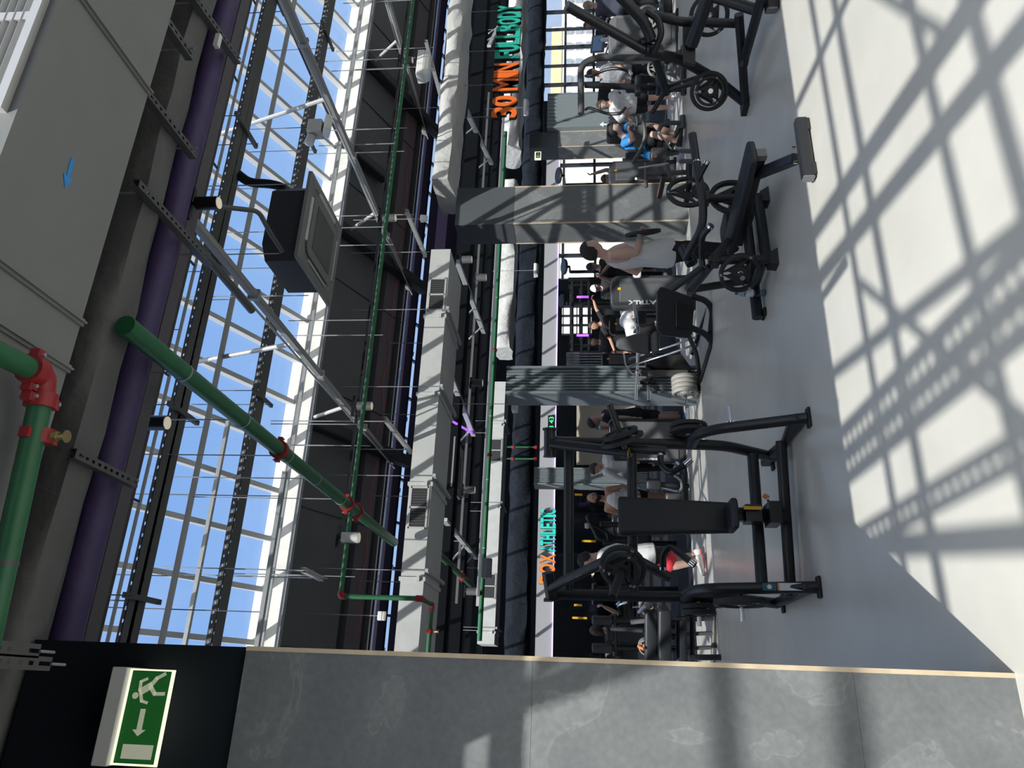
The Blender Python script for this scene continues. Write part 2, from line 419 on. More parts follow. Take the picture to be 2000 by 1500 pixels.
struct(k.build('window_6', 'window_frame')); struct(MB().bx(14.3, A1, BW + .085, BW + .095, 0, 2.6).bx(wx, A1, BW + .085, BW + .095, 2.6, 3.42).build('window_6_pane', 'window_glass'))
# apartment block beyond the far windows
bl = thing('apartment_building', (70, 80, -8), 'pale cream apartment block with a yellow top storey outside the far windows', 'building')
zt_, zm = P(1076, 150, b=80).z, P(1096, 150, b=80).z; xr_ = P(1085, 55, b=80).x
MB().bx(20, 130, 80, 96, -8, zm).build('wall', 'pale_render', bl); MB().bx(20, xr_, 79.8, 96, zm, zt_).build('top_storey', 'yellow_render', bl, label='yellow rendered top storey')
for j in range(8):
    for i in range(11):
        if (i * 3 + j) % 7: MB().bx(70 + i * 3.1, 71.2 + i * 3.1, 79.6, 79.99, zm - 1.5 - j * 1.45, zm - .6 - j * 1.45).build('window', 'window_dark', bl)
# ================================================================ CEILING SERVICES
def rod_part(parent, p0, p1, r=.007, name='hanger_rod', m='galv'): return MB().tube([p0, p1], r, 6).build(name, m, parent)
def perf(mb, org, X, Y, L, W, rows, pitch, hole, th=.0):
    """perforated strip: X along, Y across; rows = [(centre fraction, hole width)]"""
    org, X, Y = V(org), V(X), V(Y); cuts = [0.]; holes = []
    for c, hw in rows: cuts += [c * W - hw / 2, c * W + hw / 2]; holes.append(len(cuts) - 2)
    cuts.append(W)
    for j in range(len(cuts) - 1):
        y0, y1 = cuts[j], cuts[j + 1]
        if j in holes:
            n = int(L / pitch)
            for i in range(n):
                x0 = i * pitch; x1 = x0 + pitch - hole
                mb.add([org + X * x0 + Y * y0, org + X * x1 + Y * y0, org + X * x1 + Y * y1, org + X * x0 + Y * y1], [(0, 1, 2, 3)])
        else: mb.add([org + Y * y0, org + X * L + Y * y0, org + X * L + Y * y1, org + Y * y1], [(0, 1, 2, 3)])
    return mb
def c_channel(mb, p0, p1, w=.041, h=.041, up=(0, 0, 1)):
    """perforated strut: back web with slots plus two flanges"""
    p0, p1 = V(p0), V(p1); X = (p1 - p0); L = X.length; X.normalize(); S = X.cross(V(up)).normalized(); U = S.cross(X).normalized()
    perf(mb, p0 - S * w / 2, X, S, L, w, [(.5, w * .3)], .05, .022)
    for s in (-1, 1):
        c = p0 + S * (s * w / 2)
        mb.add([c, c + X * L, c + X * L + U * h, c + U * h], [(0, 1, 2, 3)])
        mb.add([c + U * h, c + X * L + U * h, c + X * L + U * h - S * s * .012, c + U * h - S * s * .012], [(0, 1, 2, 3)])
    return mb
# --- big grey duct overhead
d0 = thing('air_duct', (4, 2.25, 3.72), 'big grey duct overhead with a louvred side grille and a blue arrow sticker', 'air duct')
MB().bx(-.92, 15, 1.865, 2.45, 3.634, 4.30).bx(A0, -.92, 1.865, 1.88, 3.634, 3.755).bx(A0, -.92, 1.88, 1.97, 3.634, 3.64).build('duct_body', 'duct_paint', d0)  # hidden end cut to thin plates, shaped to pass a sun streak
for q in ((290, 180), (165, 635), (155, 735), (60, 1250)):
    p = P(*q, z=3.634); MB().bx(p.x - .016, p.x + .016, 1.858, 2.457, 3.624, 3.634).bx(p.x - .004, p.x + .004, 1.858, 2.457, 3.612, 3.634).build('flange', 'duct_paint', d0)
pa, pb = P(80, 212, b=1.85), P(80, -60, b=1.85)
lv = MB().bx(pa.x, pb.x, 1.835, 1.865, 3.67, 3.705).bx(pa.x, pb.x, 1.835, 1.865, 4.22, 4.255).bx(pa.x, pa.x + .04, 1.835, 1.865, 3.705, 4.22).bx(pa.x + .42, pa.x + .46, 1.835, 1.865, 3.705, 4.22).build('louvre_frame', 'louver_silver', d0)
k = MB()
for i in range(14): k.box(((pa.x + pb.x) / 2, 1.845, 3.72 + i * .034), (pb.x - pa.x - .05, .03, .005), Matrix.Rotation(-.6, 3, 'X'))
k.build('louvre_blades', 'louver_silver', d0)
q0, q1 = P(143, 310, z=3.631), P(127, 367, z=3.631)
dx = (q1 - q0); L = dx.length; dx.normalize(); dy = dx.cross(V((0, 0, 1)))
k = MB().prism([q0 + dy * .009, q0 + dx * L * .62 + dy * .009, q0 + dx * L * .62 + dy * .026, q1, q0 + dx * L * .62 - dy * .026, q0 + dx * L * .62 - dy * .009, q0 - dy * .009], (0, 0, .002))
k.build('arrow_sticker', 'blue_tape', d0, label='blue arrow sticker')
tag(MB().bx(-.92, 15, 1.87, 2.42, 4.305, 5.9).bx(A0 + .05, -.92, 1.87, 1.89, 3.86, 5.9).build('upper_duct', 'navy_wrap'), 'dark duct riding on top of the big grey duct', 'air duct')  # unseen; keeps high sun off the wall, end thinned for the streak
tag(MB().bx(1.55, 2.75, -1.95, -.95, 4.45, 4.8).build('shadow_blocker', 'cassette_body', bevel=.02), 'unseen dark box added above the camera to shadow the near floor', 'air conditioner')  # out of view, added only to cast a shadow on the near floor
# wrapped pipes beside it
def wrapped(name, m, a0, a1, b0, b1, z0, z1, label, cat, wob=.012, step=.35, n=12):
    k = MB(); pts = []; N_ = int((a1 - a0) / step); cb, cz = (b0 + b1) / 2, (z0 + z1) / 2; vs = []; fs = []
    for i in range(N_ + 1):
        a = a0 + (a1 - a0) * i / N_
        for j in range(n):
            t = 2 * math.pi * (j + .5) / n; c_, s_ = math.cos(t), math.sin(t); e = 4.5
            rr = (abs(c_) ** e + abs(s_) ** e) ** (-1 / e)
            vs.append(V((a, cb + (b1 - b0) / 2 * rr * c_ + random.uniform(-wob, wob), cz + (z1 - z0) / 2 * rr * s_ + random.uniform(-wob, wob))))
    for i in range(N_):
        for j in range(n): fs.append((i * n + j, i * n + (j + 1) % n, (i + 1) * n + (j + 1) % n, (i + 1) * n + j))
    fs.append(tuple(range(n))); fs.append(tuple(range(N_ * n, (N_ + 1) * n)))
    k.add(vs, fs)
    return tag(k.build(name, m, ang=60), label, cat)
wrapped('insulated_duct', 'grey_wrap', A0, 16, 3.18, 3.40, 4.075, 4.32, 'grey wrapped duct with crinkled insulation beside the purple pipe', 'air duct')
k = MB(); pts = [(A0 + i * .5, 3.64 + random.uniform(-.004, .004), 4.20 + random.uniform(-.004, .004)) for i in range(46)]; k.tube(pts, .082, 14)
tag(k.build('insulated_pipe', 'purple_wrap'), 'purple wrapped pipe running along the grey roof beam', 'pipe')
# support channels under the near duct and pipes
for i, (p, q, lb) in enumerate((((288, -20), (378, 112), 'perforated channel with a bolt end, nearest the louvred grille'), ((380, -10), (470, 120), 'grey support channel crossing the purple pipe beside the white tag'), ((288, 178), (385, 305), 'perforated channel running on from the flange of the grey duct'), ((272, 357), (415, 515), 'plain support channel crossing the purple pipe above the black spotlight'), ((148, 885), (270, 945), 'grey support channel crossing the purple pipe next to the green pipe'))):
    zz = 3.92 if i == 0 else 4.03
    a_, b_ = P(*p, z=zz), P(*q, z=zz); r_ = thing('support_channel', a_, lb, 'bracket', 'support channels under the near ducts')
    c_channel(MB(), a_, b_, .045, .045).build('channel', 'grey_metal', r_); e = a_.lerp(b_, .86); rod_part(r_, e - V((0, 0, .04)), V((e.x, e.y, 4.72)), .006); e = a_.lerp(b_, .1); rod_part(r_, e, V((e.x, e.y, 4.72)), .006)
for p, q, lb in (((-20, 1264), (78, 1272), 'short perforated channel over the exit sign, nearer the grey duct'), ((-20, 1290), (100, 1297), 'short perforated channel with a threaded rod over the exit sign')):
    a_, b_ = P(*p, z=3.5), P(*q, z=3.5)
    r_ = thing('support_channel', a_, lb, 'bracket', 'short channels over the exit sign')
    c_channel(MB(), a_, b_, .045, .04).build('channel', 'grey_metal', r_)
    MB().tube([b_, b_ + (b_ - a_).normalized() * .07 + V((0, 0, -.003))], .005, 6).build('threaded_rod', 'galv', r_)
tag(MB().box(P(425, 80, z=4.0), (.10, .035, .03)).build('cable_tag', 'white_plastic'), 'small white tag on the purple pipe', 'tag')
# --- perforated cable trays
def tray(b, z, w, h, a0, a1, label, rods, openrows):
    t = thing('cable_tray', (a0, b, z), label, 'cable tray', 'perforated cable trays under the roof glass')
    k = MB(); perf(k, (a0, b - w / 2, z), (1, 0, 0), (0, 1, 0), a1 - a0, w, openrows, .11, .025)
    for y in (b - w / 2, b + w / 2): perf(k, (a0, y, z), (1, 0, 0), (0, 0, 1), a1 - a0, h, [(.5, .010)], .09, .025)
    k.build('tray_body', 'tray_dark', t)
    if openrows:
        m_ = MB()
        m_.bx(a0, a1, b + w * .12, b + w * .4, z + .012, z + .03)
        m_.build('cables', 'tray_dark', t)
    for a in rods:
        MB().bx(a - .02, a + .02, b - w / 2 - .12, b + w / 2 + .16, z - .035, z - .002).build('bracket', 'tray_dark', t)
        for y in (b - w / 2 - .08, b + w / 2 + .11): rod_part(t, (a, y, z - .06), (a, y, zf(b) - .1), .005, 'hanger_rod', 'tray_dark')
    return t
tray(5.52, 5.0, .21, .045, -1.5, 13, 'wide dark perforated cable tray nearest the grey beam', (.55, 2.05, 3.55, 5.05, 6.9), [(.55, .010)])
tray(7.31, 5.2, .23, .05, -1.0, 14, 'dark perforated cable tray next to the bright roof upstand', (2.9, 4.7, 6.5, 8.3), [(.15, .010)])
tray(-.35, 5.0, .36, .06, -1.12, -.76, 'perforated tray behind the photographer', (), [(.5, .03)]) if False else None
k = perf(MB(), (-1.1, -2.6, 5.0), (0, 1, 0), (1, 0, 0), 3.6, .40, [(.3, .035), (.68, .05)], .09, .05)
tag(k.build('cable_tray', 'tray_dark'), 'perforated tray crossing under the near roof glass above the camera', 'cable tray')
k = perf(MB(), (-1.52, -2.6, 5.0), (0, 1, 0), (1, 0, 0), 3.4, .16, [(.5, .03)], .09, .05)
tag(k.build('cable_tray', 'tray_dark'), 'narrow perforated tray crossing under the near roof glass above the camera', 'cable tray')
# light rails running along the glass
def rail(p, z, a0, a1, w, m, label, rods=(), dots=True, name='strut_rail'):
    c = P(*p, z=z)
    t = thing(name, (a0, c.y, z), label, 'rail'); k = MB()
    if dots:
        perf(k, (a0, c.y - w / 2, z), (1, 0, 0), (0, 1, 0), a1 - a0, w * .62, [], .08, .03); perf(k, (a0, c.y + w * .12, z), (1, 0, 0), (0, .85, .5), a1 - a0, w * .5, [(.5, w * .22)], .09, .045)
    else: k.bx(a0, a1, c.y - w / 2, c.y + w / 2, z, z + .04)
    k.build('rail', m, t)
    for a in rods: rod_part(t, (a, c.y, z), (a, c.y, zf(c.y) - .1), .005, 'hanger_rod', 'tray_dark')
    return t
rail((372, 1000), 5.5, -.5, 13, .19, 'steel_light', 'pale perforated rail hung mid way under the roof glass', (.9, 2.4, 3.9, 5.4))
rail((415, 1000), 5.6, -.5, 2.9, .045, 'galv', 'thin galvanised rail ending early, beside the pale perforated rail', (1.0,), False)
rail((271, 1000), 5.5, -.5, 13, .09, 'galv', 'thin galvanised dotted rail between the conduit and the wide tray', (1.4, 3.1))
rail((548, 1000), 4.6, .2, 1.95, .05, 'galv', 'bright strut rail under the roof panels between stone wall and green main pipe', (.6, 1.7), False)
c = P(251, 1000, z=5.2); cd = thing('conduit', (0, c.y, 5.2), 'dark conduit pipe along the edge of the roof glass', 'conduit')
MB().tube([(-.5, c.y, 5.2), (13, c.y, 5.2)], .018, 8).build('pipe', 'tray_dark', cd)
for i in range(9): MB().tube([(.2 + 1.1 * i, c.y - .25, 5.2), (.2 + 1.1 * i, c.y + .1, 5.2)], .012, 6).build('clip', 'tray_dark', cd)
c = P(395, 400, t=6.2); e = P(505, 412, t=6.5); g = P(525, 450, t=6.6)
tag(MB().tube([c, e, g, P(552, 492, t=6.75)], .022, 10, .06).build('drain_pipe', 'grey_metal'), 'bent grey drain pipe leading to the ceiling cassette', 'pipe')
# tie beams across the hall (one plane each), with struts
def tie(q, z, r, m, label, b0=3.96, b1=10.8, post=()):
    p = P(*q, z=z); t = thing('tie_beam', (p.x, b0, z), label, 'beam', 'tie beams crossing under the skylight')
    MB().rtube([(p.x, b0, z), (p.x, b1, z)], r * 2, r * 2.2).build('beam', m, t)
    MB().tube([(p.x - .10, b0 + .3, z + .02), (p.x - .10, b1, z - .06)], .012, 6).build('cable', 'steel_light', t)
    for b in post:
        MB().tube([(p.x, b, z), (p.x, b + .55, zf(b + .55) - .12)], .025, 8).build('strut', 'steel_light', t)
    MB().rtube([(p.x, 8.9, zf(8.9) - .25), (p.x, b1 + .02, zf(b1) - .30)], .16, .18).build('rafter', 'dark_beam', t)
    for b in (5.6, 7.4, 9.2): MB().bx(p.x - .05, p.x + .05, b - .02, b + .02, z - .05, z + .05).build('clamp', 'galv', t)
    return t
tie((660, 775), 4.6, .032, 'tie_grey', 'pale tie beam passing right beside the ceiling cassette', post=(6.6, 8.4))
tie((750, 450), 4.6, .036, 'tie_grey', 'pale tie beam meeting the green sprinkler line above the stone pillar', post=(6.4, 8.6))
tie((830, 260), 4.6, .04, 'tie_grey', 'pale tie beam ending beside the white emergency light', post=(6.4, 8.6))
tie((560, 20), 5.3, .05, 'dark_beam', 'dark tie beam at the louvre end of the skylight', b1=9.6, post=())
tag(MB().tube([P(300, 415, z=4.62) + V((.08, 0, -.04)), P(480, 622, z=4.6) + V((.08, 0, -.04))], .035, 10).build('wrapped_pipe', 'grey_metal'), 'dark pipe clamped along the pale tie beam by the ceiling cassette', 'pipe')
# --- ceiling cassette
def cassette(c, s, h, label, yaw=0.):
    c = V(c); t = thing('ceiling_cassette', c, label, 'air conditioner', 'ceiling cassette units')
    x, y, z = c
    pan = MB(); e = s / 2
    def ring(k, r, zz, n=6):
        pts = []
        for cx_, cy_, a0_ in ((1, 1, 0), (-1, 1, 90), (-1, -1, 180), (1, -1, 270)):
            for i in range(n + 1):
                a_ = math.radians(a0_ + 90 * i / n); pts.append(V((x + cx_ * (k - r) + r * math.cos(a_), y + cy_ * (k - r) + r * math.sin(a_), zz)))
        return pts
    def stack(mb, rs):
        n = len(rs[0]); vs = [p for r in rs for p in r]; fs = []
        for i in range(len(rs) - 1):
            for j in range(n): fs.append((i * n + j, i * n + (j + 1) % n, (i + 1) * n + (j + 1) % n, (i + 1) * n + j))
        return mb.add(vs, fs + [tuple(range(n)), tuple(range((len(rs) - 1) * n, len(rs) * n))])
    stack(pan, [ring(e, .02, z + .035), ring(e, .02, z + .005), ring(e * .985, .02, z), ring(e * .80, .10, z), ring(e * .78, .10, z + .012)]).build('face_panel', 'cassette_face', t)
    g = MB(); stack(g, [ring(e * .70, .09, z + .004), ring(e * .70, .09, z - .012), ring(e * .66, .08, z - .014)]).build('centre_panel', 'cassette_face', t)
    gr = MB().bx(x - e * .5, x + e * .5, y - e * .5, y + e * .5, z - .020, z - .013)
    o = gr.build('grille', 'cassette_grille', t)
    k = MB()
    for i in range(27): k.bx(x - e * .5 + i * e / 27 + .004, x - e * .5 + i * e / 27 + .010, y - e * .5, y + e * .5, z - .023, z - .019)
    k.build('grille_bars', 'cassette_face', t)
    for sx, sy in ((1, 0), (-1, 0), (0, 1), (0, -1)):
        wx, wy = (.035, e * 1.0) if sx else (e * 1.0, .035)
        MB().box((x + sx * e * .79, y + sy * e * .79, z - .004), (wx, wy, .012), Matrix.Rotation(.35 * sx, 3, 'Y') @ Matrix.Rotation(.35 * sy, 3, 'X')).build('air_vane', 'duct_silver', t)
    b_ = e * .86; ch = b_ * .28
    oc = [(b_, b_ - ch), (b_ - ch, b_), (-b_ + ch, b_), (-b_, b_ - ch), (-b_, -b_ + ch), (-b_ + ch, -b_), (b_ - ch, -b_), (b_, -b_ + ch)]
    MB().prism([V((x + i, y + j, z + .03)) for i, j in oc], (0, 0, h)).build('housing', 'cassette_body', t)
    for sx, sy in ((1, 1), (1, -1), (-1, 1), (-1, -1)): rod_part(t, (x + sx * b_ * .95, y + sy * b_ * .95, z + h * .6), (x + sx * b_ * .95, y + sy * b_ * .95, z + h + 1.2), .006)
    return t
cc = V((4.01, 5.95, 4.2))
cassette(cc, .95, .36, 'dark ceiling cassette unit with a square grille hanging under the skylight')
k = MB()
for i in range(3): k.tube([P(468 - 3 * i, 336 + 5 * i, t=7.2), P(488 - i, 352 + 5 * i, t=7.2), P(530, 354 + 5 * i, t=7.2), P(562, 364 + 4 * i, t=7.2), P(578, 392, t=7.3)], .020, 8, .12)
tag(k.build('refrigerant_pipes', 'satin_black'), 'bundle of black insulated hoses arching to the ceiling cassette', 'hose')
cassette(P(895, 915, z=3.95), .95, .32, 'smaller looking ceiling cassette far back under the second roof bay')
# --- long silver duct one with grilles, and its foil wrapped continuation
def duct_run(b0, b1, z0, z1, a0, a1, label, flanges, grilles, m='duct_silver', name='air_duct'):
    t = thing(name, (a0, b0, z0), label, 'air duct')
    MB().bx(a0, a1, b0, b1, z0, z1).build('duct_body', m, t)
    for a in flanges: MB().bx(a - .025, a + .025, b0 - .02, b1 + .02, z0 - .02, z1 + .02).bx(a - .03, a + .03, b0 - .05, b0, z0 + .05, z0 + .09).build('flange', m, t)
    for g0, g1 in grilles:
        f = MB().bx(g0, g1, b0 - .012, b0, z0 + .02, z0 + .045).bx(g0, g1, b0 - .012, b0, z1 - .045, z1 - .02)
        for x_ in (g0, (g0 + g1) / 2 - .012, g1 - .025): f.bx(x_, x_ + .025, b0 - .012, b0, z0 + .03, z1 - .03)
        fo = f.build('grille_frame', 'louver_silver', t)
        MB().bx(g0 + .02, g1 - .02, b0 - .004, b0 - .001, z0 + .04, z1 - .04).build('grille_back', 'cassette_body', fo)
        k = MB(); n = int((g1 - g0) / .035)
        for i in range(n): k.bx(g0 + .03 + i * .035, g0 + .037 + i * .035, b0 - .011, b0 - .004, z0 + .04, z1 - .04)
        k.build('grille_bars', 'grey_metal', t)
    for a in flanges:
        for y in (b0 - .03, b1 + .03): rod_part(t, (a + .1, y, z0 - .04), (a + .1, y, 5.0), .006)
        MB().bx(a + .08, a + .12, b0 - .08, b1 + .08, z0 - .06, z0 - .022).build('support_channel', 'steel_light', t)
    return t
ga = lambda x, y, b=9.3: P(x, y, b=b).x
duct_run(9.3, 10.35, 3.625, 3.92, -.6, 6.08, 'long pale grey duct with two grilles ending at the stone pillar', [ga(770, 1130), ga(800, 945), ga(820, 770), ga(840, 618)], [(ga(815, 1033), ga(815, 950)), (ga(855, 609), ga(855, 543))])
wrapped('insulated_duct', 'foil_wrap', 7.35, 14.5, 9.25, 10.2, 3.72, 4.03, 'crumpled silver wrapped duct above the stone pillar', 'air duct', .03, .3, 14)
duct_run(18.0, 18.9, 3.70, 4.10, 1.0, 7.6, 'farther pale duct with two small grilles behind the long one', [ga(950, 1235, 18), ga(960, 990, 18), ga(970, 830, 18)], [(ga(960, 1170, 18), ga(960, 1120, 18)), (ga(960, 902, 18), ga(960, 857, 18))])
wrapped('insulated_duct', 'foil_wrap', 8.6, 14.2, 18.0, 18.8, 3.58, 4.05, 'silver wrapped duct between the ribbed pillar and the big slate pillar', 'air duct', .04, .4, 14)
wrapped('insulated_duct', 'foil_wrap', 15.2, 26, 17.7, 18.8, 3.55, 4.15, 'silver wrapped duct behind the 30 minute sign', 'air duct', .05, .4, 14)
wrapped('insulated_duct', 'navy_wrap', .5, 30, 20.2, 21.0, 3.06, 3.72, 'wide navy wrapped duct in front of the far bulkhead', 'air duct', .03, .4, 14)
# --- green sprinkler pipes
def coupling(mb, c, ax, r): mb.cyl(V(c) - V(ax).normalized() * .025, V(c) + V(ax).normalized() * .025, r * 1.35, n=14); s, u = frame(V(ax)); mb.box(V(c) + s * r * 1.5, (.035, .035, .035)); mb.box(V(c) - s * r * 1.5, (.035, .035, .035)); return mb
def bolts(c, ax, r, par):
    s, u = frame(V(ax))
    for k_ in (-1, 1): MB().tube([V(c) + s * r * 1.5 * k_ - u * .03, V(c) + s * r * 1.5 * k_ + u * .035], .007, 6).build('coupling_bolt', 'galv', par)
m0, m1 = P(318, 695, t=4.15), None
mz = m0.z
m1 = P(765, 1042, z=mz)
m1 = V((m0.x, m1.y, mz)); r = .055
g = thing('sprinkler_main', (m0.x, m0.y, mz), 'thick green main pipe running away beneath the skylight', 'pipe')
MB().tube([(m0.x, 3.2, mz), (m0.x, 9.1, mz)], r, 18).build('pipe', 'green_pipe', g)
def on_main(x, y): return V((m0.x, P(x, y, a=m0.x).y, mz))
for q in ((540, 878), (690, 985), (702, 1000)): coupling(MB(), on_main(*q), (0, 1, 0), r).build('coupling', 'red_coupling', g, label='red pipe coupling'); bolts(on_main(*q), (0, 1, 0), r, g)
for q in ((352, 727), (460, 820), (557, 890), (620, 935), (680, 975)): c = on_main(*q); MB().cyl(c - V((0, .008, 0)), c + V((0, .008, 0)), r * 1.06).build('hanger_band', 'galv', g); rod_part(g, c + V((0, 0, r)), c + V((0, 0, 1.6)), .005)
tee = on_main(696, 992)
br = .024; bz = tee.z
bl_ = V((ga(675, 1165, tee.y), tee.y, bz)); low = V((bl_.x, bl_.y, P(822, 1172, b=tee.y).z))
s = thing('sprinkler_branch', tee, 'thin green sprinkler line running from the green main past the spotlights', 'pipe')
MB().tube([tee + V((.05, 0, 0)), (13.5, tee.y, bz)], br, 12).build('pipe', 'green_pipe', s)
for i in range(7): MB().tube([(tee.x + .9 + i * 1.25, tee.y, bz), (tee.x + .9 + i * 1.25, tee.y, 5.0)], .006, 6).build('hanger_rod', 'galv', s)
s = thing('sprinkler_drop', bl_, 'green sprinkler pipe dropping through red elbows in front of the long duct', 'pipe')
MB().tube([tee - V((.05, 0, 0)), bl_ + V((.04, 0, 0))], br, 12).build('pipe', 'green_pipe', s)
MB().tube([bl_ - V((0, 0, .05)), low + V((0, 0, .05))], br, 12).build('drop_pipe', 'green_pipe', s)
lo2 = low + V((0, .55, 0)); lo3 = lo2 + V((-2.0, 0, 0))
MB().tube([low + V((0, .05, 0)), lo2], br, 12).build('link_pipe', 'green_pipe', s)
MB().tube([lo2 - V((.05, 0, 0)), lo3], br, 12).build('tail_pipe', 'green_pipe', s)
MB().tube([bl_ + V((.05, 0, 0)), bl_, bl_ - V((0, 0, .05))], br * 1.3, 12, .05).build('elbow', 'red_coupling', s)
MB().tube([low + V((0, 0, .05)), low, low + V((0, .05, 0))], br * 1.3, 12, .05).build('elbow', 'red_coupling', s)
MB().tube([lo2 - V((0, .05, 0)), lo2, lo2 - V((.06, 0, 0))], br * 1.3, 12, .05).build('elbow', 'red_coupling', s)
hd = lo2 + V((-.26, 0, 0))
coupling(MB(), hd, (1, 0, 0), br).build('coupling', 'red_coupling', s); MB().cyl(hd, hd + V((0, -.02, -.09)), .012).cyl(hd + V((0, -.02, -.09)), hd + V((0, -.02, -.095)), .022).build('sprinkler_head', 'brass', s)
# near pipe, top left
n0, n1, n2 = P(-20, 670, z=3.5), P(78, 727, z=3.5), P(78, 772, z=3.5)
n1 = P(85, 733, z=3.52)
s = thing('sprinkler_pipe', n1, 'near green pipe with red elbow and sprinkler head under the grey duct', 'pipe')
e0 = V((n1.x, n1.y, n1.z)); back = P(-15, 684, z=3.52); down = P(5, 1130, z=3.52)
dB = (back - e0).normalized(); dA = (down - P(80, 790, z=3.52)).normalized(); rr = .038
e1 = P(80, 782, z=3.52)
MB().tube([back + dB * .5, e0 + dB * .05], rr, 16).build('pipe', 'green_pipe', s)
MB().tube([e1 - dA * .02, e1 + dA * 3], rr, 16).build('long_pipe', 'green_pipe', s)
MB().tube([e0 + dB * .07, e0, e1], rr * 1.12, 14, .05).build('elbow', 'red_coupling', s)
coupling(MB(), e0 + dB * .05, dB, rr).build('coupling', 'red_coupling', s); coupling(MB(), e1, dA, rr).build('coupling', 'red_coupling', s)
bolts(e0 + dB * .05, dB, rr, s); bolts(e1, dA, rr, s)
hb = e1 + dA * .55; MB().cyl(hb - dA * .008, hb + dA * .008, rr * 1.06).build('hanger_band', 'grey_metal', s); rod_part(s, hb + V((0, 0, rr)), V((hb.x, hb.y, 3.634)), .005)
h0 = P(76, 852, z=3.52); coupling(MB(), h0, dA, rr).build('saddle_clamp', 'red_coupling', s)
MB().cyl(h0 - V((0, 0, .03)), h0 - V((0, 0, .10)), .013).cyl(h0 - V((0, 0, .10)), h0 - V((0, 0, .104)), .022).cyl(h0 - V((0, 0, .05)), h0 - V((0, 0, .07)), .018, n=6).build('sprinkler_head', 'brass', s)
# green pipes in the second bay
f0, f1 = P(852, 1077, z=3.95), P(937, 1155, z=3.95)
s = thing('sprinkler_main', f0, 'green pipe running back past the end of the long duct into the second bay', 'pipe')
MB().tube([(f0.x, f0.y - .3, 3.95), (f0.x, f1.y, 3.95)], .055, 14).build('pipe', 'green_pipe', s); coupling(MB(), (f0.x, (f0.y + f1.y) / 2, 3.95), (0, 1, 0), .055).build('coupling', 'red_coupling', s)
s = thing('sprinkler_main', (1, f1.y, 3.9), 'green pipe running along in front of the farther pale duct', 'pipe')
MB().tube([(1.0, f1.y, 3.9), (15, f1.y, 3.9)], .055, 14).build('pipe', 'green_pipe', s)
for a in (2.4, 5.2, 8.0): coupling(MB(), (a, f1.y, 3.9), (1, 0, 0), .055).build('coupling', 'red_coupling', s)
for a in (3, 4.6, 6.2, 9.5): MB().cyl((a - .01, f1.y, 3.9), (a + .01, f1.y, 3.9), .062).build('hanger_band', 'galv', s)
for i, (y_, q) in enumerate(((870, (1020, 870)), (893, (1020, 893)))):
    p = P(1030, q[1], b=19.9); s_ = thing('sprinkler_pipe', p, 'thin dark sprinkler pipe stub over the navy duct, ' + ('nearer the stone pillar' if i == 0 else 'farther from the stone pillar'), 'pipe')
    MB().tube([(p.x, 19.0, 3.85), (p.x, 20.05, 3.85), (p.x, 20.05, 3.0)], .025, 8, .06).build('pipe', 'green_pipe', s_)
    for z in (3.0, 3.65): MB().cyl((p.x, 20.05, z - .04), (p.x, 20.05, z + .04), .05).build('coupling', 'red_coupling', s_)
# thin dark track bar with spotlights, in front of the panels
def spot(q, t, label, m='grey_metal', L=.15, r=.048):
    c = P(*q, t=t); o = thing('spotlight', c, label, 'spotlight', 'cylinder spotlights under the roof')
    MB().cyl(c + V((0, 0, L / 2)), c - V((0, 0, L / 2)), r, n=20).build('housing', m, o)
    MB().cyl(c - V((0, 0, L / 2 - .002)), c - V((0, 0, L / 2 + .004)), r * .86, n=20).build('lamp_face', 'lamp_face', o)
    MB().cyl(c + V((0, 0, L / 2)), c + V((0, 0, L / 2 + .04)), r * .3).bx(c.x - .12, c.x + .12, c.y - .015, c.y + .015, c.z + L / 2 + .03, c.z + L / 2 + .06).build('bracket', 'satin_black', o)
    return o
spot((406, 397), 4.9, 'black cylinder spotlight beside the bent drain pipe', 'satin_black', .15, .045)
spot((303, 826), 4.7, 'black cylinder spotlight between grey beam and wide cable tray', 'satin_black', .16, .048)
spot((795, 118), 11, 'grey spotlight on the track near the white emergency light', 'grey_metal', .16, .05)
spot((760, 426), 9.2, 'grey spotlight on the track above the stone pillar', 'grey_metal', .16, .05)
spot((712, 793), 8.2, 'grey spotlight on the track at the middle of the roof panels', 'grey_metal', .16, .05)
spot((685, 1050), 7.4, 'bright grey spotlight on the track next to the green sprinkler drop', 'duct_silver', .17, .055)
for q, lb in (((912, 507), 'far spotlight glowing right beside the big slate pillar'), ((940, 542), 'far grey spotlight beside the dark track, second from the stone pillar'), ((933, 748), 'far grey spotlight above the ribbed pillar'), ((918, 957), 'far grey spotlight above the far cassette unit'), ((921, 1155), 'far grey spotlight next to the sloping green pipe')):
    spot(q, 14.4, lb, 'grey_metal', .19, .075)
tag(MB().bx(1.5, 13, 7.62, 7.65, P(700, 800, b=7.62).z, P(700, 800, b=7.62).z + .03).build('light_track', 'satin_black'), 'thin dark light track crossing in front of the roof panels', 'light track')
c = P(905, 1000, t=14.6); tag(MB().bx(1.5, 14, c.y, c.y + .05, c.z, c.z + .05).build('light_track', 'tray_dark'), 'dark light track in the second roof bay', 'light track')
c = P(945, 1000, t=14.9); tag(MB().bx(1.5, 14, c.y, c.y + .06, c.z, c.z + .06).build('light_track', 'steel_light'), 'pale light track in the second roof bay', 'light track')
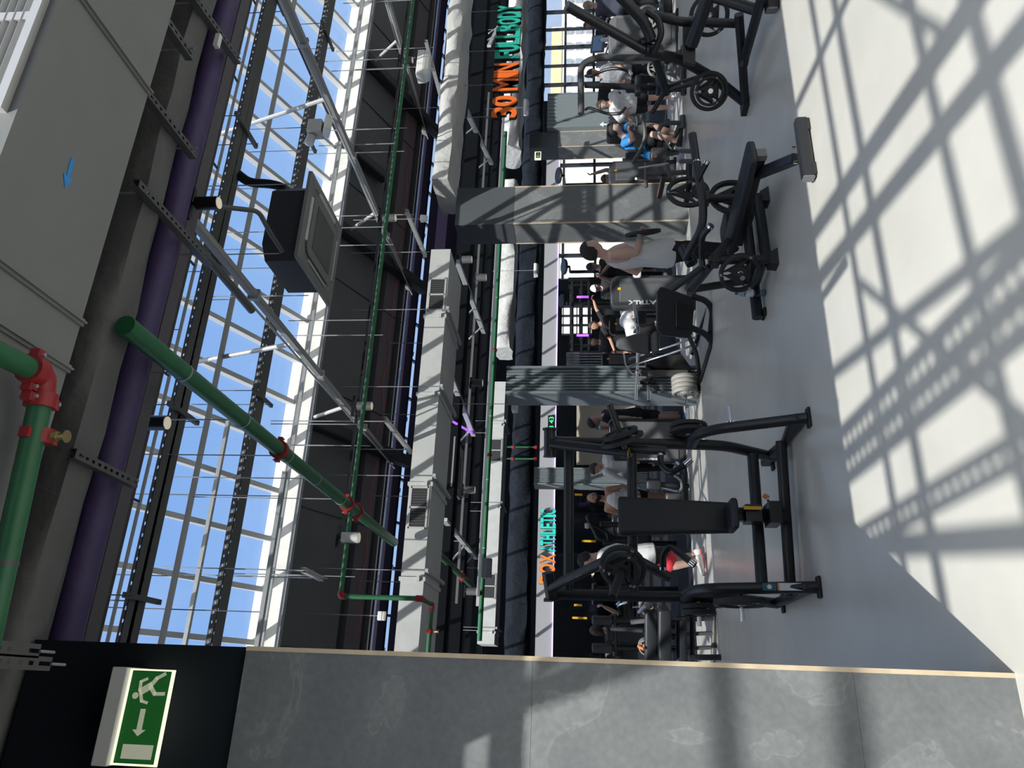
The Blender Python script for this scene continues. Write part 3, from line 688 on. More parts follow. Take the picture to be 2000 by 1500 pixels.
# hanging strut brackets with rods in front of the roof panels
for i, (p, q, zz, lb) in enumerate((((755, 817), (806, 884), 4.02, 'hung strut channel holding the long duct near the green main'), ((797, 411), (834, 500), 4.02, 'hung strut channel holding the long duct next to the stone pillar'), ((835, 80), (872, 222), 4.05, 'hung strut channel beside the white emergency light'), ((597, 1113), (632, 1131), 4.35, 'short hung strut channel next to the green sprinkler drop'))):
    a_, b_ = P(*p, z=zz), P(*q, z=zz); s = thing('strut_bracket', a_, lb, 'bracket', 'hung strut channels with rods')
    c_channel(MB(), a_, b_, .05, .05).build('channel', 'steel_light', s)
    for k_ in (.08, .9):
        e = a_.lerp(b_, k_); rod_part(s, e - V((0, 0, .06)), e + V((0, 0, 1.5)), .007)
# emergency lights, detector boxes
def box_light(c, sz, label, m, name='emergency_light', cat='light'):
    o = thing(name, c, label, cat); x, y, z = c
    MB().box((x, y, z + sz[2] * .2), (sz[0], sz[1], sz[2] * .6)).build('housing', m, o, bevel=.01)
    MB().prism([(x - sz[0] / 2, y - sz[1] / 2, z - sz[2] * .1), (x - sz[0] / 2, y + sz[1] / 2, z - sz[2] * .1), (x - sz[0] / 2, y + sz[1] * .3, z - sz[2] / 2), (x - sz[0] / 2, y - sz[1] * .3, z - sz[2] / 2)], (sz[0], 0, 0)).build('diffuser', m, o, bevel=.01)
    rod_part(o, (x, y, z + sz[2] / 2), (x, y, z + 1.0), .006)
    return o
box_light(P(828, 130, t=10.5), (.44, .2, .17), 'white ribbed emergency light box hanging in front of the purple roof panels', 'white_plastic')
box_light(P(1028, 210, t=18), (.36, .2, .12), 'white emergency light box below the silver duct by the 30 minute sign', 'white_plastic')
box_light(P(1047, 528, t=17), (.3, .16, .10), 'white emergency light on the navy wrapped duct near the big slate pillar', 'white_plastic')
box_light(P(1006, 789, t=12), (.27, .16, .10), 'white emergency light in front of the ribbed pillar top', 'white_plastic')
box_light(P(951, 1110, t=15.5), (.4, .2, .2), 'grey emergency light in front of the farther pale duct', 'grey_plastic')
box_light(P(828, 427, t=10.2), (.09, .07, .10), 'small white junction box beside the pillar top', 'white_plastic', 'junction_box', 'box')
box_light(P(746, 1203, t=9.2), (.11, .07, .10), 'small white junction box between stone wall and green sprinkler drop', 'white_plastic', 'junction_box', 'box')
c = P(628, 252, t=8.2); o = thing('floodlight', c, 'beige floodlight with gearbox clamped at the skylight edge', 'light')
MB().box(c + V((0, 0, .06)), (.17, .15, .16)).build('gearbox', 'duct_silver', o, bevel=.012); MB().box(c + V((.02, -.02, -.07)), (.2, .16, .08), Matrix.Rotation(.5, 3, 'X')).build('lamp_head', 'white_plastic', o, bevel=.01); MB().cyl(c + V((-.1, 0, .1)), c + V((-.2, 0, .12)), .05).build('motor', 'duct_silver', o)
# purple led lines
k = MB().tube([P(877, 819, z=3.95), P(921, 845, z=3.95)], .022, 8)
tag(k.build('led_strip', 'purple_led'), 'glowing purple light strip running back in the second roof bay', 'light strip')
c0, c1 = P(871, 412, b=11.3), P(866, 478, b=11.3)
tag(MB().tube([c0, c1], .018, 8).build('led_strip', 'purple_led'), 'glowing purple light strip beside the pillar top', 'light strip')
k = MB()
for i in range(60):
    a = .6 + i * .16; b_ = 10.25 + .03 * math.sin(i * 1.3); k.tube([(a, b_, zf(b_) - .2 - .02 * math.sin(i)), (a + .16, 10.25 + .03 * math.sin(i * 1.3 + 1.3), zf(10.25) - .2 - .02 * math.sin(i + 1))], .004, 5)
tag(k.build('fire_cable', 'red_mark'), 'thin red cable looping along the purple roof panels', 'cable')
# hanger wires in front of the dark roof panels (each is one long rod)
for i, q in enumerate(((120, 'rod beside the white ribbed emergency light'), (255, 'rod passing the end of the long tie beam'), (300, 'wire between floodlight and pillar'), (480, 'rod just beside the big pillar top'), (655, 'rod between ceiling cassette and roof panels'), (870, 'rod over the green sprinkler line'), (1125, 'rod by the green sprinkler drop'))):
    p = P(640, q[0], b=8.3); tag(MB().tube([(p.x, 8.3, 4.75), (p.x, 8.3, zf(8.3) - .1)], .008, 6).tube([(p.x, 8.3, 4.2), (p.x, 8.3, 4.76)], .005, 6).build('hanger_rod', 'galv'), 'thin bright hanger ' + q[1], 'rod', 'hanger rods under the roof')
# second bay trusses
for i, (p, q, lb) in enumerate((((873, 715), (925, 850), 'pale truss bar crossing the long purple light strip'), ((893, 510), (945, 650), 'pale truss bar next to the big slate pillar in the second bay'), ((868, 1015), (930, 1090), 'pale truss bar above the sloping green pipe'), ((908, 210), (960, 320), 'pale truss bar beside the crumpled duct'), ((955, 90), (985, 30), 'pale truss bar behind the 30 minute sign'))):
    a_, b_ = P(*p, z=3.98), P(*q, z=3.94); s = thing('truss_bar', a_, lb, 'beam', 'second bay truss bars')
    MB().rtube([a_, b_], .06, .10).build('bar', 'steel_light', s); e = a_.lerp(b_, .5); rod_part(s, e, V((e.x, e.y, 5.1)))
    for k_ in (.3, .6, .9): e = a_.lerp(b_, k_); MB().tube([e, e + V((-.35, -.1, .25))], .02, 6).build('strut', 'steel_light', s)
# ================================================================ PILLARS AND SIGNS
def stone_pillar(a0, a1, b0, b1, zs, zt, label):
    t = thing('pillar', ((a0 + a1) / 2, (b0 + b1) / 2, 0), label, 'pillar')
    MB().bx(a0, a1, b0, b1, 0, zs).build('stone_cladding', 'slate_stone', t)
    MB().bx(a0 - .004, a1 + .004, b0 - .004, b1, zs, zt).build('painted_top', 'column_paint', t, label='dark painted top')
    k = MB()
    for a, b in ((a0, b0), (a1, b0), (a0, b1)): k.bx(a - .009, a + .009, b - .009, b + .009, .0, zs)
    for q in ((a0, b0), (a1, b0), (a0, b1)): MB().bx(q[0] - .009, q[0] + .009, q[1] - .009, q[1] + .009, 0, zs).build('corner_strip', 'oak_edge', t, label='pale oak corner strip')
    return t
stone_pillar(6.94, 7.66, 9.92, 10.48, 2.77, 3.72, 'big slate clad pillar with barred sunlight, behind the man in the white tank top')
stone_pillar(15.95, 16.55, 18.7, 19.3, 2.44, 3.35, 'slate clad pillar with an exit sign on its dark top, behind the seated man in blue')
def ribbed(a0, a1, b0, b1, z, n, label):
    t = thing('ribbed_pillar', ((a0 + a1) / 2, (b0 + b1) / 2, 0), label, 'pillar')
    w = (a1 - a0); pts = []; dp = .035
    for i in range(n):
        x = a0 + w * i / n; s = w / n
        pts += [(x, b0), (x + s * .5, b0), (x + s * .62, b0 + dp), (x + s * .88, b0 + dp)]
    pts += [(a1, b0), (a1, b1), (a0, b1)]
    MB().prism([V((x, y, 0)) for x, y in pts], (0, 0, z)).build('ribbed_cladding', 'corrugated', t)
    MB().bx(a0 - .03, a0, b0 - .03, b1, 0, z).bx(a1, a1 + .03, b0 - .03, b1, 0, z).build('edge_trim', 'corrugated', t)
    return t
ribbed(4.03, 4.40, 9.93, 10.4, 2.775, 8, 'dark ribbed metal pillar standing behind the leg press')
ribbed(5.03, 5.42, 18.7, 19.2, 2.93, 9, 'farther ribbed metal pillar behind the man in the white long sleeved shirt')
ribbed(16.6, 17.95, 18.55, 18.9, 2.80, 9, 'wide ribbed metal panel under the far windows')
# hung letters
def word_sign(words, p0, p1, ptop, b, label, dep=.06, gap=.035):
    """words: [(text, width fraction start, end, face material)]"""
    o = P(*p0, b=b); e = P(*p1, b=b); h = P(*ptop, b=b).z - o.z; L = e.x - o.x; dz = (e.z - o.z) / L
    t = thing('letter_sign', o, label, 'sign')
    for w, f0, f1, m in words:
        vs0 = len(w); x0 = o.x + L * f0; cw = L * (f1 - f0)
        for i, ch in enumerate(w):
            wts = [.5 if c == 'I' else (1.25 if c == 'M' else 1.) for c in w]
            s0 = sum(wts[:i]) / sum(wts); s1 = sum(wts[:i + 1]) / sum(wts); g = cw * (s1 - s0)
            mb = MB(); put_text(mb, ch, (x0 + cw * s0, b, o.z), (1, 0, dz), (0, 0, 1), h, g * .90, (.024 if ch in 'MN' else .040) * h, dep * .3, 0)
            lo = mb.build('letter', m, t)
            m2 = MB(); put_text(m2, ch, (x0 + cw * s0 - g * .0, b + dep * .6, o.z - .006), (1, 0, dz), (0, 0, 1), h + .012, g * .92, (.026 if ch in 'MN' else .042) * h, dep, 0); m2.build('letter_side', 'sign_side', lo)
    return t, o, L, h
s, o, L, h = word_sign([('30', 0, .19, 'orange_sign'), ('MIN', .225, .47, 'orange_sign'), ('FULLBODY', .505, 1., 'teal_sign')], (1009, 229), (1018, 8), (959, 229), 9.75, 'hanging letter sign reading 30 MIN FULLBODY in orange and teal')
for f in (.03, .3, .6, .97): rod_part(s, (o.x + L * f, 9.80, o.z + h * .9), (o.x + L * f, 9.80, 3.74), .006)
MB().bx(o.x, o.x + L, 9.80, 9.825, o.z + h * .25, o.z + h * .30).bx(o.x, o.x + L, 9.80, 9.825, o.z + h * .70, o.z + h * .75).build('rail', 'sign_side', s)
s, o, L, h = word_sign([('BOX', 0, .405, 'orange_bright'), ('ATHLETIC', .425, 1., 'teal_bright')], (1084, 1141), (1083, 994), (1053, 1141), 23.86, 'letter sign reading BOX ATHLETIC in orange and turquoise on the far bulkhead', .10)
c = P(1077, 830, b=23.9); s = thing('digital_clock', c, 'green digital clock on the far bulkhead', 'clock')
MB().bx(c.x - .34, c.x + .34, 23.86, 23.98, c.z - .12, c.z + .12).build('case', 'satin_black', s)
mb = MB(); put_text(mb, '03 43', (c.x - .28, 23.855, c.z - .075), (1, 0, 0), (0, 0, 1), .15, .56, .0, .006); mb.build('digits', 'green_led', s)
# exit sign over the wing wall
sb = 3.10
e0, e1 = -.322, .031; zt, zb = 3.495, 3.305
s = thing('exit_sign', ((e0 + e1) / 2, sb, zb), 'green lit emergency exit sign with running man and arrow on the navy wall', 'sign')
MB().bx(e0 - .004, e1 + .004, 3.07, 3.234, zt, zt + .066).build('housing', 'white_plastic', s, bevel=.004)
MB().bx(e0, e1, sb - .004, sb + .004, zb, zt).build('lit_panel', 'exit_glow', s, label='glowing acrylic edge')
MB().bx(e0 + .008, e1 - .006, sb - .0065, sb - .004, zb + .012, zt - .012).build('green_face', 'exit_green', s)
k = MB(); y = sb - .0085; W = e1 - e0; Hh = zt - zb
def pix(u, v): return V((e0 + W * u, y, zt - Hh * v))            # u left to right, v top to bottom
def blob(pts, m=0): k.prism([pix(*p) for p in pts], (0, .002, 0), m)
blob([(.07, .10 + .10), (.07, .86), (.215, .86), (.215, .20)])                       # door
blob([(.30, .47), (.365, .33), (.365, .42), (.58, .42), (.58, .53), (.365, .53), (.365, .62)])   # arrow
k.cyl(pix(.715, .235), pix(.715, .235) + V((0, .002, 0)), .0125)                      # running man
for a_, b_, w_ in (((.755, .33), (.83, .55), .075), ((.745, .34), (.66, .40), .035), ((.66, .40), (.645, .52), .03), ((.77, .31), (.865, .30), .035), ((.865, .30), (.895, .42), .03), ((.815, .53), (.74, .66), .045), ((.74, .66), (.745, .86), .038), ((.83, .54), (.905, .64), .045), ((.905, .64), (.955, .80), .038)):
    p, q = pix(*a_), pix(*b_); d = (q - p).normalized(); n_ = V((-d.z, 0, d.x)) * w_ * W / 2
    k.prism([p - n_ - d * .004, q - n_ + d * .004, q + n_ + d * .004, p + n_ - d * .004], (0, .002, 0))
k.build('pictogram', 'exit_white', s)
# small exit sign on the far pillar
c = P(1051, 303, b=18.62); s = thing('exit_sign', c, 'small lit green exit sign high on the far slate pillar', 'sign')
MB().bx(c.x - .14, c.x + .14, 18.62, 18.69, c.z - .09, c.z + .11).build('frame', 'exit_glow', s); MB().bx(c.x - .11, c.x + .11, 18.612, 18.62, c.z - .07, c.z + .07).build('green_face', 'exit_green', s)
MB().bx(c.x - .08, c.x - .02, 18.606, 18.612, c.z - .05, c.z + .05).bx(c.x + .02, c.x + .07, 18.606, 18.612, c.z - .015, c.z + .015).build('pictogram', 'exit_white', s)
# ================================================================ GYM MACHINES IN FRONT
def plate(c, ax, R, th, label, m='rubber', group=None, hub='chrome', marks=True):
    """olympic plate with three grip openings"""
    c = V(c); ax = V(ax).normalized(); s, u = frame(ax); h = th / 2
    t = thing('weight_plate', c, label, 'weight plate', group)
    k = MB()
    k.lathe(c, ax, [(R * .80, -h * .6), (R * .82, -h), (R * .96, -h), (R, -h * .7), (R, h * .7), (R * .96, h), (R * .82, h), (R * .80, h * .6), (R * .80, -h * .6)], 32)
    k.lathe(c, ax, [(R * .13, -h * .9), (R * .36, -h * .9), (R * .40, -h * .5), (R * .40, h * .5), (R * .36, h * .9), (R * .13, h * .9), (R * .13, -h * .9)], 24)
    for i in range(3):
        a0 = 2 * math.pi * i / 3 + .5; pts = []
        for r_, w in ((.36, .99), (.6, .86), (.82, .95)):
            pts.append((r_, a0 - w))
        for r_, w in ((.82, .95), (.6, .86), (.36, .99)): pts.append((r_, a0 + w))
        k.prism([c + (s * math.cos(q) + u * math.sin(q)) * R * r_ - ax * h * .5 for r_, q in pts], ax * h)
    k.build('plate_body', m, t)
    MB().lathe(c, ax, [(R * .10, -h), (R * .145, -h), (R * .145, h), (R * .10, h), (R * .10, -h)], 18).build('hub_ring', hub, t)
    if marks:
        k = MB()
        for i in range(3):
            a0 = 2 * math.pi * i / 3 + 1.5
            e = s * math.cos(a0) + u * math.sin(a0); f = e.cross(ax)
            for sg in (-1, 1):
                o = c + e * R * .88 + ax * (h + .001) * sg
                put_text(k, '20', o - f * R * .07 * sg, f * sg, e, R * .10, R * .14, 0, .001)
        k.build('number_marks', 'paper_white', t)
    return t
def pad(mb, c, X, Y, Z, sx, sy, sz, r=.03, n=4):
    """upholstered block: rounded outline in X-Y, soft edges along Z"""
    c, X, Y, Z = V(c), V(X).normalized(), V(Y).normalized(), V(Z).normalized()
    def ring(ins, zz):
        pts = []; rr = max(r - ins * .3, .005)
        for qx, qy, a0 in ((1, 1, 0), (-1, 1, 90), (-1, -1, 180), (1, -1, 270)):
            for i in range(n + 1):
                a = math.radians(a0 + 90 * i / n)
                pts.append(c + X * (qx * (sx / 2 - ins - rr) + rr * math.cos(a)) + Y * (qy * (sy / 2 - ins - rr) + rr * math.sin(a)) + Z * zz)
        return pts
    e = min(.018, sz * .3); R_ = [ring(e * 1.5, -sz / 2), ring(e * .4, -sz / 2 + e * .4), ring(0, -sz / 2 + e), ring(0, sz / 2 - e), ring(e * .4, sz / 2 - e * .4), ring(e * 1.5, sz / 2)]
    m = len(R_[0]); vs = [p for q in R_ for p in q]; fs = []
    for i in range(len(R_) - 1):
        for j in range(m): fs.append((i * m + j, i * m + (j + 1) % m, (i + 1) * m + (j + 1) % m, (i + 1) * m + j))
    return mb.add(vs, fs + [tuple(range(m))[::-1], tuple(range((len(R_) - 1) * m, len(R_) * m))])
Xa, Ya, Za = V((1, 0, 0)), V((0, 1, 0)), V((0, 0, 1))
def foot(mb, p, q, w=.09, h=.07): p, q = V(p), V(q); return mb.rtube([p, q], w, h, up=(0, 0, 1))
# ---------------- machine 1: plate loaded press nearest the camera
m1 = thing('chest_press_machine', (1.35, 5.8, 0), 'black plate loaded press machine with tall narrow pad, nearest the stone wall', 'gym machine')
aR, aL = 1.93, .755
MB().oval([P(1072, 862, b=5.9), P(1345, 868, b=5.9), P(1415, 870, a=aR), P(1512, 893, a=aR)], .085, .10, .3).build('rear_upright', 'black_metal', m1)
MB().oval([P(1350, 868, b=5.86), P(1360, 848, a=aR), P(1400, 838, a=aR), P(1578, 816, a=aR)], .08, .095, .12).build('front_leg', 'black_metal', m1)
MB().oval([P(1072, 1160, b=6.1), P(1345, 1167, b=6.1), V((.745, 6.15, .5)), V((.75, 6.45, .07))], .085, .10, .3).build('rear_upright', 'black_metal', m1)
MB().oval([P(1340, 1168, b=6.04), P(1352, 1154, a=aL), P(1390, 1150, a=aL), P(1600, 1147, a=aL)], .085, .10, .14).build('front_leg', 'black_metal', m1)
for a, b0, b1 in ((aR, 5.22, 6.42), (aL, 5.45, 6.55)):
    k = MB().prism([(a - .03, b0, .02), (a - .03, b0 + .02, .12), (a - .03, b0 + .14, .13), (a - .03, (b0 + b1) / 2, .065), (a - .03, b1 - .12, .12), (a - .03, b1, .10), (a - .03, b1, .02)], (.06, 0, 0))
    k.build('base_skid', 'black_metal', m1, bevel=.012)
    for b in (b0 + .03, b1 - .05): MB().bx(a - .075, a + .075, b - .035, b + .035, 0, .022).build('rubber_foot', 'rubber', m1, bevel=.006)
MB().oval([V((aL, 5.98, .075)), V((aR, 5.80, .075))], .075, .085).build('base_crossbar', 'black_metal', m1)
MB().oval([P(1488, 1140, t=5.62), P(1470, 888, t=6.12)], .085, .09).build('lower_crossbar', 'black_metal', m1)
MB().tube([P(1111, 872, b=6.0), P(1110, 1158, b=6.16)], .042, 14).build('top_crossbar', 'black_metal', m1)
MB().tube([P(1234, 872, b=6.02), P(1236, 1160, b=6.16)], .042, 14).build('middle_crossbar', 'black_metal', m1)
c = P(1318, 1008, b=5.75); w = P(1318, 974, b=5.75).x - P(1318, 1041, b=5.75).x
ht = P(1206, 1007, b=5.75).z - P(1428, 1005, b=5.75).z
k = pad(MB(), c + V((0, .03, 0)), Xa, Za, Ya, w, ht, .075, .025)
for v_ in k.v: v_.x = c.x + (v_.x - c.x) * (1 + .28 * (v_.z - c.z) / ht)
k.build('back_pad', 'black_pad', m1)
z0 = P(1436, 1005, b=5.55).z
pad(MB(), (P(1435, 1004, b=5.6).x, 5.66, z0), Xa, Ya, Za, w * .86, .24, .06, .03).build('seat', 'black_pad', m1)
x_ = P(1480, 1003, b=5.7).x
MB().rtube([(x_, 5.74, z0), (x_ + .01, 5.85, .07)], .10, .08).build('seat_post', 'satin_black', m1)
MB().bx(x_ - .06, x_ + .07, 5.69, 5.83, .30, .42).bx(x_ - .075, x_ + .09, 5.66, 5.86, .16, .25).build('seat_slide', 'satin_black', m1)
MB().bx(x_ + .02, x_ + .045, 5.655, 5.66, .31, .44).build('seat_scale', 'yellow_mark', m1, label='yellow seat height scale')
c = P(1496, 970, t=5.8)
k = MB().tube([P(1502, 985, t=5.8), P(1500, 974, t=5.75)], .010, 8); k.build('lever', 'chrome', m1)
MB().box(c, (.035, .02, .05), Matrix.Rotation(.5, 3, 'Y')).build('lever_knob', 'orange_plastic', m1, bevel=.006, label='orange lever grip')
p, q = P(1074, 840, b=5.88), P(1074, 890, b=5.92)
k = MB().cyl(p, q, .05, n=20).cyl(p - (q - p).normalized() * .015, p, .062, n=20).cyl(q, q + (q - p).normalized() * .012, .055, n=20); k.build('arm_pivot', 'black_metal', m1)
p, q = P(1070, 1118, b=5.95), P(1078, 1168, b=6.02)
k = MB().cyl(p, q, .048, n=20).cyl(q, q + (q - p).normalized() * .012, .075, n=6); k.build('arm_pivot', 'black_metal', m1)
q = q + (q - p).normalized() * .012; MB().cyl(q, q + (q - p).normalized() * .012, .014).build('pivot_bolt', 'chrome', m1)
# press arms
a0_, a1_ = P(1076, 866, b=5.86), P(1232, 884, b=5.62)
ar = MB().tube([a0_, a1_], .040, 16).build('press_arm', 'black_metal', m1); d = (a1_ - a0_).normalized()
MB().cyl(a1_ - d * .012, a1_ - d * .006, .0412).build('ring_mark', 'yellow_mark', ar); MB().cyl(a1_, a1_ + d * .006, .039, .034).build('end_cap', 'satin_black', ar)
MB().tube([P(1222, 876, b=5.66), P(1300, 880, b=5.58)], .036, 14).build('arm_link', 'black_metal', m1)
hd = MB().tube([P(1290, 888, b=5.55), P(1290, 908, b=5.5), P(1308, 926, b=5.45), P(1338, 908, b=5.38)], .024, 12, .06).build('handle', 'satin_black', m1)
e_ = P(1350, 897, b=5.36); f_ = P(1338, 908, b=5.38); MB().cyl(f_, e_, .025).build('handle_cap', 'chrome', hd)
MB().cyl(P(1290, 889, b=5.55), P(1290, 893, b=5.54), .027).build('handle_ring', 'chrome', hd)
a0_, a1_ = P(1075, 1148, b=5.98), P(1235, 1071, b=5.45)
ar = MB().tube([a0_, a1_], .040, 16).build('press_arm', 'black_metal', m1); d = (a1_ - a0_).normalized()
MB().cyl(a1_ - d * .012, a1_ - d * .006, .0412).build('ring_mark', 'yellow_mark', ar); MB().cyl(a1_, a1_ + d * .006, .039, .034).build('end_cap', 'satin_black', ar)
fwv = (P(1165, 1105, b=5.7) - P(1165, 1105, b=5.71)).normalized(); up_ = (Za - d * Za.dot(d)); n_ = (V((0, -1, 0)) - d * V((0, -1, 0)).dot(d)).normalized()
k = MB(); put_text(k, 'MATRIX', a0_.lerp(a1_, .22) - n_.cross(d) * .022, d, n_.cross(d), .026, .17, .001, .002)
for v_ in k.v: v_ += n_ * .036
k.build('lettering', 'grey_plastic', ar, label='grey lettering along the arm')
MB().tube([P(1224, 1082, b=5.5), P(1310, 1129, b=5.5)], .036, 14).build('arm_link', 'black_metal', m1)
hd = MB().tube([P(1295, 1110, b=5.4), P(1295, 1082, b=5.36), P(1309, 1066, b=5.32), P(1348, 1097, b=5.25)], .024, 12, .06).build('handle', 'satin_black', m1)
MB().cyl(P(1348, 1097, b=5.25), P(1357, 1104, b=5.24), .025).build('handle_cap', 'chrome', hd); MB().cyl(P(1295, 1106, b=5.39), P(1295, 1112, b=5.4), .027).build('handle_ring', 'chrome', hd)
# loading pegs and their plates
p, q = P(1190, 789, b=5.45), P(1222, 878, b=5.62); ax = (p - q).normalized()
MB().cyl(q - ax * .05, p, .026, n=14).build('loading_peg', 'black_metal', m1)
plate(q + ax * .085, ax, .175, .032, 'larger black plate on the press arm farther from the stone wall', marks=False); plate(q + ax * .135, ax, .145, .032, 'smaller black plate, outer one on the press arm farther from the stone wall', marks=False)
p, q = P(1195, 1168, b=4.95), P(1216, 1108, b=5.3); ax = (p - q).normalized()
MB().cyl(q - ax * .08, p, .027, n=14).cyl(p - ax * .004, p + ax * .008, .012).build('loading_peg', 'black_metal', m1)
plate(q, ax, .165, .032, 'larger black plate on the press arm next to the stone wall'); plate(q + ax * .05, ax, .13, .030, 'smaller black plate in front, on the press arm next to the stone wall')
MB().cyl(P(1430, 838, a=aR), P(1430, 838, a=aR) + V((.19, .02, .01)), .016).cyl(P(1430, 838, a=aR) + V((.04, 0, 0)), P(1430, 838, a=aR) + V((.052, 0, 0)), .048).build('storage_peg', 'chrome', m1)
c = P(1348, 862, a=aR) + V((.0, .05, .0))
MB().cyl(c, c + V((.30, 0, 0)), .018).build('storage_peg', 'chrome', m1)
plate(c + V((.09, 0, 0)), Xa, .165, .035, 'inner of two black plates on the press storage peg below the ribbed pillar'); plate(c + V((.14, 0, 0)), Xa, .155, .035, 'outer of two black plates on the press storage peg below the ribbed pillar')
c = P(1448, 1152, a=aL) + V((0, .05, 0)); MB().cyl(c, c + V((-.22, 0, 0)), .018).build('storage_peg', 'chrome', m1)
plate(c + V((-.085, 0, 0)), -Xa, .20, .045, 'big black plate stored low beside the stickered front leg of the press')
c = P(1363, 1166, b=6.1); MB().cyl(c, c + V((-.22, 0, 0)), .018).build('storage_peg', 'chrome', m1)
plate(c + V((-.075, 0, 0)), -Xa, .135, .04, 'inner small black plate on the rear storage peg facing the stone wall'); plate(c + V((-.12, 0, 0)), -Xa, .135, .04, 'outer small black plate on the rear storage peg facing the stone wall')
pA, pB = P(1490, 1146, a=aL), P(1513, 1146, a=aL)
def leg_label(x0, x1, y0, y1, m, off=.055):
    pts = [P(x0, y0, a=aL), P(x1, y0, a=aL), P(x1, y1, a=aL), P(x0, y1, a=aL)]
    u_ = (P(x1, 1148, a=aL) - P(x0, 1148, a=aL)); L_ = u_.length; u_.normalize(); n2 = Xa.cross(u_).normalized(); n2 = n2 if n2.y < 0 else -n2
    c0 = P((x0 + x1) / 2, 1148, a=aL) + n2 * off
    return MB().prism([c0 + u_ * L_ / 2 * s1 + Xa * .026 * s2 for s1, s2 in ((-1, -1), (1, -1), (1, 1), (-1, 1))], n2 * .002), c0, u_, n2
k, c0, u_, n2 = leg_label(1489, 1516, 0, 0, 0, .052); k.build('teal_sticker', 'label_teal', m1, label='dark teal sticker'); MB().cyl(c0 + n2 * .002, c0 + n2 * .004, .016).build('sticker_symbol', 'paper_white', m1)
k, c0, u_, n2 = leg_label(1521, 1566, 0, 0, 0, .052); lb_ = k.build('warning_sticker', 'paper_white', m1, label='white warning sticker with orange end')
MB().prism([c0 + n2 * .002 + u_ * (-.088 + .012 * i) + Xa * .026 * s_ for i, s_ in ((0, -1), (1, -1), (1, 1), (0, 1))], n2 * .001).build('orange_band', 'orange_plastic', lb_)
# ---------------- machine 2: plate loaded bench press
m2 = thing('bench_press_machine', (3.85, 5.5, 0), 'black bench press with long flat bench, in front of the man carrying a plate', 'gym machine')
uR, uL = V((4.18, 5.65, 0)), V((3.50, 5.60, 0))
zR = P(1366, 400, b=5.65).z; zL = P(1384, 508, b=5.6).z
for u0, zz in ((uR, zR), (uL, zL)):
    MB().oval([u0 + V((0, 0, .06)), u0 + V((0, 0, zz))], .075, .085).build('upright', 'black_metal', m2)
    MB().bx(u0.x - .05, u0.x + .05, u0.y - .06, u0.y + .06, zz - .09, zz - .02).build('stop_block', 'satin_black', m2, bevel=.008)
    MB().prism([u0 + V((-.08, -.06, 0)), u0 + V((.08, -.06, 0)), u0 + V((.05, -.03, .07)), u0 + V((-.05, -.03, .07))], (0, .12, 0)).build('foot', 'rubber', m2)
for xx, yy, r_ in ((1459, .0, .036), (1489, .0, .05)):
    z_ = P(xx, 450, b=5.62).z; MB().oval([V((3.48, 5.60, z_)), V((4.2, 5.65, z_))], r_ * 1.6, r_ * 1.9).build('crossbar', 'black_metal', m2)
MB().oval([V((3.22, 6.14, .07)), V((4.7, 6.2, .07))], .09, .10).build('rear_base_bar', 'black_metal', m2); MB().bx(3.225, 3.30, 6.08, 6.2, 0, .025).bx(4.6, 4.7, 6.12, 6.26, 0, .025).build('rubber_foot', 'rubber', m2)
MB().oval([P(1352, 565, b=6.14), P(1480, 545, b=6.14)], .07, .08).build('rear_upright', 'black_metal', m2)
MB().oval([V((3.52, 5.6, .1)), V((3.5, 6.14, .09))], .07, .08).build('side_rail', 'black_metal', m2); MB().oval([V((4.18, 5.65, .1)), V((4.2, 6.18, .09))], .07, .08).build('side_rail', 'black_metal', m2)
MB().oval([P(1388, 520, b=5.7), P(1352, 565, b=6.14)], .06, .07).build('rear_brace', 'black_metal', m2)
# bench
n0, n1 = P(1470, 293, b=4.78), P(1424, 482, b=5.86)
X2 = (n1 - n0); L2 = X2.length; X2.normalize(); S2 = X2.cross(Za).normalized(); U2 = S2.cross(X2).normalized()
pad(MB(), (n0 + n1) / 2, X2, S2, U2, L2, .25, .07, .035).build('bench_pad', 'black_pad', m2)
MB().rtube([n0 + X2 * .08 - U2 * .075, n1 - X2 * .05 - U2 * .075], .08, .07, up=tuple(U2)).build('bench_beam', 'black_metal', m2)
MB().box(n0 + X2 * .05 - U2 * .075, (.085, .05, .075), Matrix((S2, X2, U2)).transposed()).build('beam_cap', 'grey_plastic', m2)
fb = P(1562, 306, z=.055)
MB().rtube([n0 + X2 * .25 - U2 * .08, fb + V((0, .02, .02))], .075, .085).build('front_leg', 'black_metal', m2)
f0, f1 = P(1563, 236, z=.055), P(1566, 378, z=.055); f1 = V((f1.x, f0.y, .055)); d = (f1 - f0).normalized()
MB().rtube([f0, f1], .075, .085).build('front_foot', 'black_metal', m2)
for e_, s_ in ((f0, -1), (f1, 1)): MB().rtube([e_, e_ + d * s_ * .008], .07, .08).build('foot_cap', 'grey_plastic', m2); MB().box(e_ - d * s_ * .06 - V((0, .0, .04)), (.10, .08, .025)).build('rubber_foot', 'rubber', m2)
for s_ in (-.07, .07): MB().cyl(fb + d * s_ + V((0, -.02, .03)), fb + d * s_ + V((0, -.02, .06)), .012).build('bolt', 'chrome', m2)
pad(MB(), P(1418, 450, b=6.1), X2, S2, U2, .30, .28, .06, .04).build('head_pad', 'black_pad', m2)
